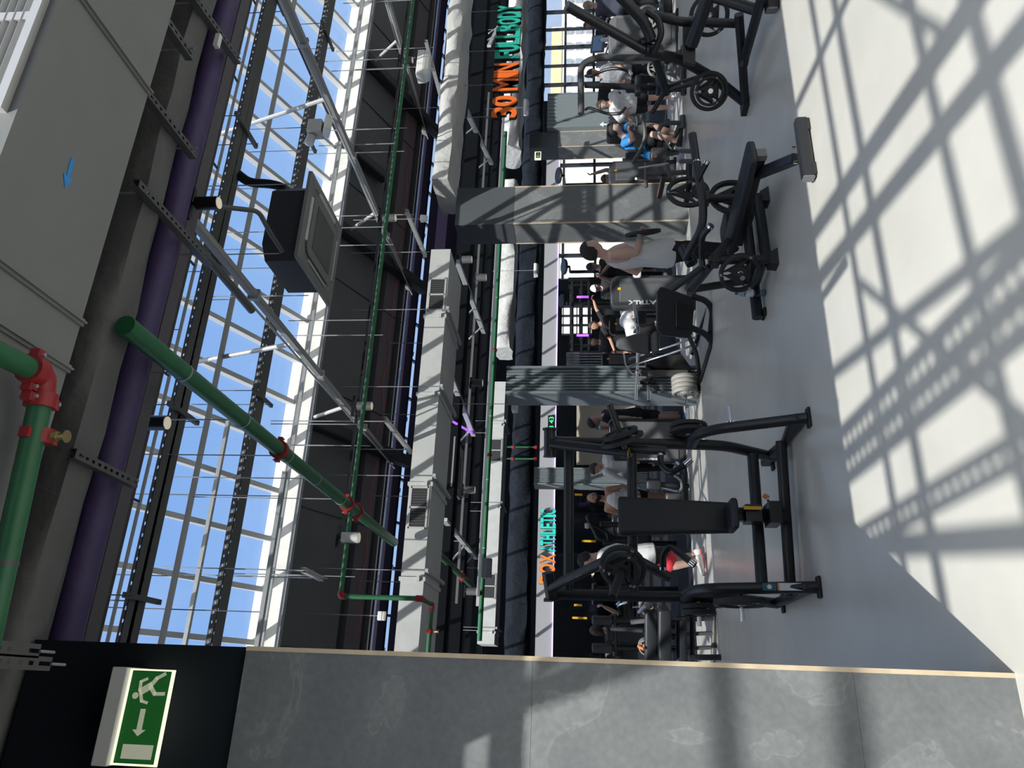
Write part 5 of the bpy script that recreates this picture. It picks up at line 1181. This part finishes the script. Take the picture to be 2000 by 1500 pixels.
person('person in a white shirt, red hemmed black shorts and white sneakers behind the nearest press', dict(head=(1146, 1094, T), neck=(1168, 1086, T), hip=(1262, 1082, T), chest=(1205, 1081, T), shR=(1176, 1084, T - .18), elR=(1172, 1108, T - .35), haR=(1160, 1114, T - .55), shL=(1176, 1082, T + .18), elL=(1200, 1104, T + .2), haL=(1190, 1118, T + .05), knR=(1312, 1106, T - .1), anR=(1362, 1096, T - .05), knL=(1314, 1092, T + .12), anL=(1358, 1084, T + .12)), -R_ * .93 - FWD * .3, ('tee', 'cloth_white'), ('shorts', 'cloth_black'), ('hair_dark', 'short'), 'skin', -R_ * .9 - FWD * .2 - Za * .35, vox=.010, shoe=('shoe_white', 'red_mark'), hem='cloth_red')
# far people
T = 15.5
person('person in a black shirt with arms spread beside the black wall of weights', dict(head=(1161, 636, T), neck=(1172, 632, T), hip=(1218, 628, T), shR=(1178, 643, T), elR=(1192, 662, T), haR=(1200, 684, T - .1), shL=(1177, 620, T), elL=(1165, 604, T), haL=(1160, 588, T)), -R_ * .6 - FWD * .7, ('tee', 'cloth_black'), ('trousers', 'cloth_black'), ('hair_brown', 'short'), 'skin_tan', vox=.013)
T = 16.5
person('person in a black shirt far back between barbell rack and pull up rig', dict(head=(1160, 668, T), neck=(1170, 668, T), hip=(1213, 668, T)), -R_ * .2 - FWD, ('tee', 'cloth_black'), ('trousers', 'cloth_black'), ('hair_brown', 'short'), 'skin_tan', vox=.014)
T = 12.6
person('person in a white shirt bent over a machine behind the leg press', dict(head=(1222, 598, T + .2), neck=(1222, 612, T + .1), hip=(1238, 650, T), chest=(1224, 626, T + .02), shR=(1230, 616, T - .16), elR=(1256, 606, T - .2), haR=(1262, 588, T - .1), shL=(1218, 610, T + .2), elL=(1246, 600, T + .2), haL=(1254, 586, T + .1), knR=(1282, 636, T - .2), anR=(1322, 652, T - .2), knL=(1282, 632, T + .1), anL=(1320, 648, T + .1)), R_ * .95 - FWD * .1, ('tee', 'cloth_white'), ('shorts', 'cloth_black'), ('hair_dark', 'short'), 'skin', R_ * .8 - Za * .6, vox=.011)
T = 14.6
person('person in a black cap holding both hands up, behind the man carrying a plate', dict(head=(1157, 521, T), neck=(1170, 524, T), hip=(1218, 528, T), shR=(1177, 540, T), elR=(1193, 549, T - .1), haR=(1172, 541, T - .25), shL=(1176, 510, T), elL=(1194, 512, T - .15), haL=(1178, 531, T - .3)), -R_ * .3 - FWD, ('tee', 'cloth_black'), ('trousers', 'cloth_black'), ('hair_dark', 'cap'), 'skin', -R_ * .4 - FWD - Za * .3, vox=.012)
T = 16.3
person('person with a pale cap far back beside the lettered weight tower', dict(head=(1164, 563, T), neck=(1174, 563, T), hip=(1214, 563, T)), -R_ * .4 - FWD, ('tee', 'cloth_black'), ('trousers', 'cloth_black'), ('cloth_white', 'cap'), 'skin', vox=.014)
T = 14.3
person('person with cropped hair in black, one arm raised, between two slate pillars', dict(head=(1186, 349, T), neck=(1200, 350, T), hip=(1246, 352, T), shR=(1206, 366, T), shL=(1203, 336, T), elL=(1184, 332, T - .1), haL=(1160, 339, T - .15)), -R_ * .1 - FWD, ('tee', 'cloth_black'), ('trousers', 'cloth_black'), ('hair_brown', 'crop'), 'skin_pale', R_ * .2 - FWD - Za * .35, vox=.012)
T = 12.4
person('person with brown hair seen from behind, in machines beside the stone wall', dict(head=(1166, 1231, T), neck=(1182, 1230, T), hip=(1232, 1230, T), shR=(1188, 1212, T), elR=(1206, 1198, T - .1), haR=(1182, 1186, T - .15), shL=(1188, 1249, T), elL=(1208, 1262, T), haL=(1190, 1274, T + .1)), FWD + R_ * .1, ('tee', 'cloth_black'), ('trousers', 'cloth_black'), ('hair_brown', 'long'), 'skin', vox=.012)
# ================================================================ MACHINES AND GEAR FARTHER BACK
def tower(label, x0, x1, y0, y1, t, m='shroud_dark', text=None, tag_m=None, dep=.42, name='weight_stack_tower'):
    """upright shroud of a weight stack; image box x0..x1, y0..y1 at distance t"""
    pl, pr, pt_ = P(x1, y1, t=t), P(x1, y0, t=t), P(x0, (y0 + y1) / 2, t=t)
    c = (pl + pr) / 2; w = (pr - pl).length; h = pt_.z
    o = thing(name, (c.x, c.y, 0), label, 'weight tower')
    X = RT; Y = FW; c = V((c.x, c.y, 0)); r = w * .22; k = MB(); pts = []
    for sx, a0 in ((1, 0), (-1, 90)):
        for i in range(6): a = math.radians(a0 + 18 * i); pts.append(c + X * (sx * (w / 2 - r) + r * math.cos(a)) + Za * (h - r + r * math.sin(a)))
    pts += [c - X * w / 2 + Za * .03, c + X * w / 2 + Za * .03]
    k.prism(pts, Y * dep).build('shroud', m, o, bevel=.012)
    MB().box(c + Y * (-.008) + Za * (h * .50) + X * w * .06, (w * .72, .012, h * .80), Matrix((X, Y, Za)).transposed()).build('front_panel', 'plastic_grey' if m != 'plastic_grey' else 'grey_plastic', o, bevel=.02)
    MB().box(c + Y * dep * .5 + Za * .02, (w * 1.15, dep * 1.2, .04), Matrix((X, Y, Za)).transposed()).build('base', 'black_metal', o)
    MB().box(c - Y * .018 + Za * (h - .12) + X * w * .1, (.035, .008, .05), Matrix((X, Y, Za)).transposed()).build('weight_tag', tag_m or 'yellow_mark', o, label='small coloured tag')
    if text:
        k = MB(); put_text(k, text, c - Y * .016 + Za * (h * .38) - X * (w * .5 - w * .24), Za, -X, w * .13, h * .42, .004, .003); k.build('lettering', 'paper_white', o, label='white upright lettering')
    return o
tower('dark weight tower with white lettering behind the leg press foot plate', 1194, 1338, 537, 601, 10.9, text='MATRIX')
tower('black weight tower with a pink bottle behind the nearest press', 1190, 1362, 820, 872, 11.5, 'satin_black')
tower('dark weight tower with faint lettering behind the handle of the nearest press', 1198, 1358, 874, 902, 11.9, text='MATRIX')
tower('dark grey weight tower between the two slate pillars', 1190, 1332, 311, 359, 13.2)
tower('grey blue weight tower behind the long armed lever machine', 1190, 1326, 24, 102, 12.9, 'grey_plastic')
tower('short black weight tower with lettering behind the man in blue', 1186, 1318, 236, 264, 14.2, 'satin_black', text='MATRIX')
tower('short dark weight tower behind the person bent over in white', 1191, 1312, 618, 652, 13.6, 'satin_black')
tower('dark weight tower between the ribbed pillar and the leaning person', 1176, 1320, 690, 716, 13.8, 'satin_black')
tower('dark weight tower behind the striding person in red shorts', 1196, 1330, 1010, 1050, 14.6, 'satin_black', tag_m='white_plastic')
def mk(name, pt, label):
    o = thing(name, V((pt.x, pt.y, 0)), label, 'gym machine')
    def tb(pts, r, nm, m='black_metal', bend=.12): return MB().tube([P(x, y, t=t) for x, y, t in pts], r, 12, bend).build(nm, m, o)
    def pd(x0, x1, y0, y1, t, nm, th=.09, m='black_pad', roll=0.):
        a, b = P((x0 + x1) / 2, y1, t=t), P((x0 + x1) / 2, y0, t=t); c = (a + b) / 2; w = (b - a).length; h = P(x0, (y0 + y1) / 2, t=t).z - P(x1, (y0 + y1) / 2, t=t).z
        q = Matrix.Rotation(roll, 3, FW); return pad(MB(), c, q @ RT, q @ Za, FW, w, h, th, min(w, h) * .25).build(nm, m, o)
    return o, tb, pd
# pulldown frame with the people behind it
T = 12.2
o, tb, pd = mk('pulldown_machine', P(1325, 150, t=T), 'tall dark pulldown frame with curved top in front of the far windows')
tb([(1338, 112, T), (1160, 113, T), (1134, 128, T), (1135, 222, T - .1)], .055, 'top_frame', 'grey_metal', .35); tb([(1142, 166, T), (1300, 173, T), (1336, 174, T)], .05, 'upright', 'black_metal')
tb([(1144, 148, T - .1), (1150, 150, T - .2), (1188, 134, T - .4), (1214, 134, T - .5), (1232, 142, T - .5)], .024, 'lever', 'satin_black', .2); tb([(1144, 214, T - .1), (1150, 210, T - .2), (1188, 223, T - .4), (1212, 222, T - .5), (1222, 210, T - .5)], .024, 'lever', 'satin_black', .2)
tb([(1228, 138, T - .5), (1234, 146, T - .5)], .03, 'grip_cap', 'chrome'); pd(1240, 1252, 150, 185, T - .2, 'thigh_pad', .2); pd(1282, 1296, 140, 180, T - .2, 'seat', .35)
tb([(1300, 120, T), (1334, 100, T - .3)], .05, 'base'); tb([(1335, 90, T - .3), (1335, 185, T - .3)], .045, 'base')
for q, r_, lb in (((1284, 131), .17, 'pale grey plate high on the pulldown peg'), ((1318, 140), .19, 'pale grey plate lower on the pulldown peg'), ((1264, 34), .2, 'pale grey plate glinting on the grey blue weight tower')):
    t_ = T + .1 if q[1] > 100 else 12.84
    plate(P(*q, t=t_), -FW * .9 - RT * .4, r_, .05, lb, 'grey_rubber', marks=False)
# seated machine used by the man in blue
T = 12.2
o, tb, pd = mk('chest_press_machine', P(1330, 270, t=T), 'grey framed seated machine used by the man in blue')
for dy, dt in ((0, 0), (16, .35)):
    tb([(1230, 222 + dy, T + dt - .3), (1243, 226 + dy, T + dt - .3), (1246, 240 + dy, T + dt - .2), (1240, 252 + dy, T + dt)], .022, 'handle', 'plastic_grey', .1)
tb([(1253, 226, T - .4), (1262, 262, T - .45), (1252, 292, T - .3), (1236, 318, T - .1)], .032, 'press_arm', 'grey_metal', .4); tb([(1240, 292, T), (1250, 296, T), (1264, 280, T + .2)], .025, 'press_arm', 'grey_metal')
MB().prism([P(x, y, t=T - .15) for x, y in ((1236, 262), (1244, 238), (1254, 236), (1258, 262), (1252, 284), (1240, 294))], FW * .05).build('arm_plate', 'plastic_grey', o, bevel=.01)
pd(1281, 1292, 268, 312, T + .0, 'seat', .42); pd(1222, 1284, 296, 306, T + .25, 'back_pad', .35)
tb([(1290, 296, T), (1306, 300, T), (1325, 296, T)], .05, 'seat_post', 'grey_metal'); tb([(1286, 256, T - .4), (1292, 244, T - .4), (1302, 240, T - .4), (1336, 240, T - .35)], .035, 'front_post', 'grey_metal', .15); tb([(1330, 240, T - .35), (1308, 296, T)], .045, 'base', 'grey_metal'); tb([(1333, 226, T - .35), (1333, 250, T - .35)], .05, 'foot_bar', 'grey_metal')
MB().tube([P(1286, 259, t=T - .5), P(1310, 290, t=T - .2)], .02, 10).build('gas_strut', 'chrome', o); MB().box(P(1275, 315, t=T), (.03, .03, .06)).build('yellow_lever', 'yellow_mark', o)
pd(1270, 1302, 292, 314, T - .25, 'motor_cover', .25, 'shroud_dark'); MB().box(P(1278, 305, t=T - .45), (.03, .02, .07)).build('orange_mark', 'orange_plastic', o)
# upright peg stand with an orange edged plate
T = 11.2
o, tb, pd = mk('plate_stand', P(1338, 340, t=T), 'grey stand with chrome pegs beside the slate pillar')
tb([(1262, 318, T), (1262, 366, T)], .03, 'crossbar', 'grey_metal'); tb([(1300, 322, T), (1308, 345, T)], .045, 'crossbar', 'grey_metal'); tb([(1262, 340, T), (1310, 338, T), (1350, 336, T)], .04, 'post', 'grey_metal')
tb([(1246, 328, T - .2), (1304, 320, T + .1)], .016, 'peg', 'chrome'); tb([(1242, 349, T - .3), (1262, 352, T)], .02, 'peg', 'chrome'); tb([(1346, 318, T - .2), (1346, 372, T)], .045, 'base', 'black_metal')
c = P(1292, 366, t=T); tb([(1302, 345, T), (1294, 352, T), (1292, 372, T - .1)], .02, 'peg', 'grey_metal')
pl_ = plate(c, Za * .97 + RT * .2, .17, .06, 'dark plate with an orange face on the grey stand beside the slate pillar', marks=False); MB().lathe(c + (Za * .97 + RT * .2).normalized() * .031, Za * .97 + RT * .2, [(.02, 0), (.15, 0), (.15, .004), (.02, .004)], 24).build('orange_disc', 'orange_plastic', pl_)
# machine with the big rolls, lower left
T = 9.2
o, tb, pd = mk('leg_curl_machine', P(1410, 1235, t=T), 'dark machine with two long black cushions beside the stone wall')
pd(1259, 1284, 1193, 1303, T, 'cushion', .16); pd(1285, 1310, 1187, 1292, T - .15, 'cushion', .2); pd(1320, 1340, 1208, 1300, T - .1, 'thigh_pad', .12)
for y_ in (1182, 1284): tb([(1345, y_, T - .3), (1424, y_, T - .3)], .035, 'frame_post')
tb([(1424, 1176, T - .35), (1420, 1300, T - .2)], .045, 'base_bar'); tb([(1352, 1178, T), (1352, 1300, T)], .04, 'upper_bar'); tb([(1396, 1200, T), (1392, 1300, T)], .03, 'inner_bar', 'grey_metal')
for y_ in (1212, 1240, 1268): tb([(1310, y_, T), (1400, y_ - 4, T)], .025, 'slide_tube', 'grey_metal')
tb([(1232, 1215, T), (1262, 1212, T)], .03, 'roller_arm', 'grey_plastic'); tb([(1195, 1228, T + .6), (1258, 1232, T + .2)], .03, 'lever'); tb([(1248, 1196, T), (1258, 1185, T - .1)], .024, 'handle', 'chrome')
tb([(1254, 1258, T), (1246, 1262, T), (1258, 1268, T - .1)], .02, 'tag_strap', 'orange_plastic')
for (q, r_), lb in zip((((1268, 1182), .13), ((1262, 1262), .10)), ('pale grey plate by the long cushions, nearer the press', 'pale grey plate by the long cushions, nearer the stone wall')): plate(P(*q, t=T + .1), -FW, r_, .12, lb, 'grey_rubber', marks=False)
T = 11.8
o, tb, pd = mk('seated_row_machine', P(1330, 1240, t=T), 'black machine with blocky head rests in front of the brown haired person')
for y_ in (1212, 1266): pd(1156, 1196, y_ - 8, y_ + 8, T, 'side_block', .12, 'shroud_dark'); tb([(1190, y_, T), (1250, y_, T), (1330, y_ + 2, T)], .05, 'upright')
pd(1184, 1198, 1228, 1252, T, 'head_rest', .10); tb([(1200, 1200, T), (1202, 1280, T)], .045, 'crossbar'); pd(1204, 1262, 1222, 1256, T, 'back_pad', .12); tb([(1328, 1205, T), (1328, 1285, T)], .05, 'base'); tb([(1212, 1200, T), (1206, 1182, T - .3), (1226, 1176, T - .4)], .02, 'handle', 'chrome')
T = 13.2
o, tb, pd = mk('cable_machine', P(1330, 1045, t=T), 'black angular cable machine behind the big black pad')
tb([(1146, 1008, T), (1168, 1052, T), (1226, 1066, T)], .035, 'head_frame', 'satin_black', .05); tb([(1146, 1022, T), (1186, 1040, T), (1190, 1070, T)], .03, 'head_frame', 'satin_black', .05); tb([(1172, 1024, T), (1330, 1026, T)], .05, 'upright'); tb([(1178, 1060, T), (1330, 1062, T)], .05, 'upright')
pd(1142, 1152, 1022, 1032, T - .1, 'pulley_block', .08, 'steel_light'); tb([(1326, 1010, T), (1326, 1080, T)], .05, 'base'); pd(1240, 1270, 1028, 1058, T - .2, 'seat', .3); tb([(1226, 1066, T), (1244, 1054, T - .1), (1240, 1030, T - .2)], .02, 'handle', 'chrome')
T = 13.0
o, tb, pd = mk('cable_machine', P(1330, 1160, t=T), 'dark machine with glinting chrome bars between striding person and stone wall')
for y_ in (1150, 1168): tb([(1158, y_, T), (1330, y_, T)], .04, 'upright')
tb([(1160, 1140, T), (1160, 1180, T)], .04, 'crossbar'); pd(1190, 1225, 1138, 1160, T - .3, 'back_pad', .1); pd(1232, 1244, 1134, 1170, T - .4, 'seat', .3); tb([(1205, 1180, T - .3), (1216, 1168, T - .5), (1222, 1180, T - .5)], .022, 'handle', 'chrome'); tb([(1236, 1186, T - .3), (1262, 1184, T - .3)], .02, 'bar', 'chrome'); tb([(1328, 1125, T), (1328, 1195, T)], .05, 'base')
# stepper like machine under the reaching person
T = 11.4
o, tb, pd = mk('exercise_bike', P(1345, 955, t=T), 'dark exercise machine with chrome arms below the reaching person')
pd(1262, 1290, 936, 956, T, 'saddle', .2); tb([(1288, 946, T), (1345, 950, T)], .04, 'seat_post'); tb([(1290, 952, T), (1330, 962, T - .1), (1332, 940, T - .1), (1318, 930, T - .2)], .022, 'crank_arm', 'chrome', .1); tb([(1336, 925, T), (1336, 985, T)], .04, 'base'); tb([(1310, 930, T), (1290, 905, T), (1276, 908, T - .1)], .025, 'handle', 'satin_black'); pd(1300, 1336, 962, 985, T + .1, 'flywheel_cover', .15, 'shroud_dark')
# machine behind the leg press
T = 12.0
o, tb, pd = mk('leg_extension_machine', P(1330, 612, t=T), 'black machine under the person bent over in white')
pd(1244, 1262, 588, 632, T, 'chest_pad', .2); tb([(1256, 606, T), (1333, 604, T)], .05, 'post'); tb([(1333, 575, T), (1333, 650, T)], .05, 'base'); tb([(1248, 588, T), (1246, 566, T - .2)], .02, 'handle', 'chrome'); pd(1268, 1284, 560, 584, T, 'roller', .14); tb([(1278, 572, T), (1280, 606, T)], .03, 'arm')
# treadmills / consoles under the far windows
for i, (x, y, t, lb) in enumerate(((1168, 86, 15.2, 'treadmill with a lit blue screen in front of the far windows'), (1176, 118, 18.6, 'treadmill with a dark console next to the one with the lit screen'), (1180, 186, 16.9, 'treadmill with a black screen beside the fair haired person'))):
    c = P(x, y, t=t); o = thing('treadmill', V((c.x, c.y, 0)), lb, 'treadmill'); q = Matrix((RT, FW, Za)).transposed() @ Matrix.Rotation(-.35, 3, 'X') @ Matrix.Rotation(.12, 3, 'Y')
    s_ = MB().box(c, (.36, .05, .30), q).build('console', 'grey_plastic' if i == 0 else 'satin_black', o, bevel=.02); MB().box(c - q @ V((0, .03, 0)), (.29, .006, .20), q).build('screen', 'screen_blue' if i == 0 else 'satin_black', s_)
    for s in (-1, 1): MB().tube([c + RT * .3 * s + V((0, 0, -.15)), c + RT * .34 * s - FW * .1 + V((0, 0, -.9))], .035, 10).build('upright', 'black_metal', o); MB().tube([c + RT * .3 * s + V((0, 0, -.12)), c + RT * .3 * s - FW * .45 + V((0, 0, -.18))], .02, 8).build('handrail', 'steel_light', o)
    b_ = V((c.x, c.y, .10)); MB().box(b_ - FW * .6, (.7, 1.5, .16), Matrix((RT, FW, Za)).transposed()).build('deck', 'satin_black', o, bevel=.02); MB().box(c - V((0, 0, .62)), (.5, .15, .7), Matrix((RT, FW, Za)).transposed()).build('mast', 'shroud_dark', o, bevel=.02)
c = P(1180, 78, t=15.1); o = thing('drink_bottle', c - V((0, 0, .12)), 'pale drink bottle on the treadmill with the lit blue screen', 'bottle'); MB().lathe(c - V((0, 0, .12)), Za, [(0, 0), (.04, 0), (.04, .16), (.015, .2), (.015, .22), (0, .22)], 14).build('bottle_body', 'white_plastic', o); MB().cyl(c + V((0, 0, .08)), c + V((0, 0, .11)), .02).build('cap', 'teal_band', o)
# rig with pull up bars, far back
T = 17.5
rg = thing('pull_up_rig', V((P(1300, 630, t=T).x, P(1300, 630, t=T).y, 0)), 'black pull up rig with ladder bars in front of the mirrors', 'rig')
for y_, dt in ((546, 0), (690, 0), (560, 1.2), (676, 1.2)):
    p = P(1110, y_, t=T + dt); MB().rtube([V((p.x, p.y, 0)), p], .08, .08).build('post', 'satin_black', rg)
for x_ in (1118, 1136): MB().rtube([P(x_, 546, t=T), P(x_, 690, t=T)], .06, .06).build('crossbar', 'satin_black', rg); MB().rtube([P(x_ - 3, 560, t=T + 1.2), P(x_ - 3, 676, t=T + 1.2)], .06, .06).build('crossbar', 'satin_black', rg)
for i in range(9): y_ = 560 + i * 15; MB().tube([P(1118, y_, t=T), P(1115, y_ + 3, t=T + 1.2)], .022, 8).build('pull_up_bar', 'satin_black', rg)
for y_ in (580, 655): MB().bx(*(lambda p: (p.x - .02, p.x + .02, p.y - .02, p.y + .02, p.z - .14, p.z + .14))(P(1138, y_, t=T - .1))).build('led_bar', 'purple_led', rg)
MB().rtube([P(1150, 546, t=T), P(1150, 690, t=T)], .06, .06).build('crossbar', 'satin_black', rg)
for i, (x, y, t, lb) in enumerate(((1091, 343, 16.5, 'black round target disc above the person with one arm raised'), (1102, 521, 17.0, 'black round target disc above the person in the black cap'), (1097, 588, 19.6, 'black round target disc above the pull up rig'))):
    c = P(x, y, t=t); o = thing('target_disc', c, lb, 'target disc'); ax = (Za * .93 - FW * .36).normalized()
    MB().lathe(c, ax, [(0, -.03), (.17, -.03), (.19, 0), (.17, .03), (0, .03)], 24).build('disc', 'satin_black', o); MB().tube([c, c - Za * .12, c - Za * .12 + FW * .8], .03, 8).build('arm', 'satin_black', o); MB().tube([c - Za * .12 + FW * .8, V((c.x, c.y, .02)) + FW * .8], .04, 8).build('post', 'satin_black', o)
# barbells stored upright by the ribbed pillar
rk = P(1190, 702, t=17.0); o = thing('barbell_rack', V((rk.x, rk.y, 0)), 'low black rack holding upright barbells beside the ribbed pillar', 'rack'); MB().bx(rk.x - .3, rk.x + .3, rk.y - .15, rk.y + .2, 0, .25).build('rack_body', 'satin_black', o, bevel=.01)
names = ('first', 'second', 'third', 'fourth', 'fifth')
for i in range(5):
    y_ = 691 + i * 5.4; p = P(1106, y_, t=17.0); b_ = thing('barbell', V((p.x, p.y, .26)), names[i] + ' upright chrome barbell of the rack, counted towards the ribbed pillar', 'barbell', 'upright barbells in the rack'); q = V((p.x, p.y, .26))
    MB().cyl(q + Za * .3, p - Za * .3, .014).build('shaft', 'chrome', b_); MB().cyl(q, q + Za * .3, .025).build('sleeve', 'chrome', b_); MB().cyl(p - Za * .3, p, .025).build('sleeve', 'chrome', b_)
# beige partition, bottle, towel, arrow sticker, straps
a_, c_ = P(1126, 906, b=22.4).x, P(1126, 784, b=22.4).x; struct(MB().bx(a_, c_, 22.4, 22.5, 0, P(1126, 845, b=22.4).z).build('wall_partition', 'partition_beige'))
c = P(1190, 836, t=12.05); o = thing('shaker_bottle', c, 'pink shaker bottle on top of the black weight tower', 'bottle'); MB().lathe(c, Za, [(0, 0), (.035, 0), (.042, .12), (0, .12)], 16).build('bottle_body', 'pink_plastic', o); MB().lathe(c, Za, [(.044, .12), (.044, .15), (.02, .17), (0, .17)], 16).build('lid', 'teal_band', o)
c = P(1238, 236, b=18.5); o = P(1180, 243, b=18.52); k = MB().prism([o + V((x, 0, z)) for x, z in ((-.03, -.2), (.03, -.2), (.03, .02), (.10, .02), (0, .14), (-.10, .02), (-.03, .02))], (0, -.012, 0)); tag(k.build('arrow_sign', 'paper_white'), 'small white arrow sign on the ribbed panel behind the man in blue', 'sign')
c = P(1244, 533, t=10.88); tw = tag(pad(MB(), c, RT, (Za + FW * .2), FW, .15, .12, .09, .03).build('towel', 'cloth_white'), 'white folded towel hanging behind the man in the white tank top', 'towel')
for q, lb in (((1129, 1182), 'shorter yellow strap on the far mirror near the stone wall'), ((1132, 1207), 'longer yellow strap on the far mirror near the stone wall'), ((1130, 966), 'yellow strap on the far wall above the bearded person'), ((1150, 1057), 'yellow strap on the far wall above the angular cable machine')):
    c = P(*q, b=24.02); tag(MB().box(c, (.06, .05, .45 if q[0] > 1131 else .25)).build('resistance_band', 'yellow_mark'), lb, 'band')
# ================================================================ CAMERA, LIGHT
cam = bpy.data.cameras.new('camera'); co = bpy.data.objects.new('camera', cam); COL.objects.link(co)
cam.sensor_fit = 'HORIZONTAL'; cam.sensor_width = 36; cam.lens = 36 * F / 2000; cam.clip_start = .02; cam.clip_end = 400
fwd = FW * CT + V((0, 0, ST)); up = V((0, 0, CT)) - FW * ST
X_, Y_, Z_ = -up, RT, -fwd
M = Matrix((X_, Y_, Z_)).transposed().to_4x4(); M.translation = EYE; co.matrix_world = M
SC.camera = co
su = bpy.data.lights.new('sun', 'SUN'); su.energy = SUN_E; su.angle = math.radians(.55); su.color = (1, .955, .86)
so = bpy.data.objects.new('sun', su); COL.objects.link(so)
LD = V((.525 * math.cos(math.radians(48)), .851 * math.cos(math.radians(48)), -math.sin(math.radians(48))))
so.rotation_euler = LD.to_track_quat('-Z', 'Y').to_euler(); so.location = (-8, -14, 20)
wd = bpy.data.worlds.new('sky'); SC.world = wd; wd.use_nodes = True
nt = wd.node_tree; N = nt.nodes; Lk = nt.links
bg = N['Background']; tc = N.new('ShaderNodeTexCoord'); sp = N.new('ShaderNodeSeparateXYZ'); Lk.new(tc.outputs['Generated'], sp.inputs[0])
cr = N.new('ShaderNodeValToRGB'); e = cr.color_ramp.elements
e[0].position = 0.; e[0].color = (.62, .74, .95, 1); e[1].position = 1.; e[1].color = (.20, .40, .80, 1)
k = cr.color_ramp.elements.new(.22); k.color = (.42, .62, .95, 1); k = cr.color_ramp.elements.new(.5); k.color = (.27, .48, .88, 1)
Lk.new(sp.outputs['Z'], cr.inputs['Fac'])
ns = N.new('ShaderNodeTexNoise'); ns.inputs['Scale'].default_value = 3.; ns.inputs['Detail'].default_value = 7; Lk.new(tc.outputs['Generated'], ns.inputs['Vector'])
c2 = N.new('ShaderNodeValToRGB'); c2.color_ramp.elements[0].position = .55; c2.color_ramp.elements[0].color = (0, 0, 0, 1); c2.color_ramp.elements[1].position = .85; c2.color_ramp.elements[1].color = (.5, .5, .5, 1)
Lk.new(ns.outputs['Fac'], c2.inputs['Fac'])
mx = N.new('ShaderNodeMix'); mx.data_type = 'RGBA'; mx.inputs[7].default_value = (.8, .86, .95, 1)
Lk.new(c2.outputs['Color'], mx.inputs[0]); Lk.new(cr.outputs['Color'], mx.inputs[6]); vd = N.new('ShaderNodeVectorMath'); vd.operation = 'DOT_PRODUCT'; vd.inputs[1].default_value = tuple(-LD); Lk.new(tc.outputs['Generated'], vd.inputs[0])
m1_ = N.new('ShaderNodeMath'); m1_.operation = 'MAXIMUM'; m1_.inputs[1].default_value = 0; Lk.new(vd.outputs['Value'], m1_.inputs[0])
m2_ = N.new('ShaderNodeMath'); m2_.operation = 'POWER'; m2_.inputs[1].default_value = 3.; Lk.new(m1_.outputs[0], m2_.inputs[0])
gl = N.new('ShaderNodeMix'); gl.data_type = 'RGBA'; gl.blend_type = 'ADD'; gl.inputs[7].default_value = (2.6, 2.3, 1.75, 1)     # bright haze around the sun
Lk.new(m2_.outputs[0], gl.inputs[0]); Lk.new(mx.outputs[2], gl.inputs[6]); Lk.new(gl.outputs[2], bg.inputs['Color'])
bg.inputs['Strength'].default_value = SKY_E
vs_ = SC.view_settings; vs_.view_transform = 'Standard'; vs_.look = 'None'; vs_.exposure = 0.; vs_.gamma = 1.; vs_.use_curve_mapping = False
for o in list(bpy.data.objects):
    if '_o' in o: del o['_o']
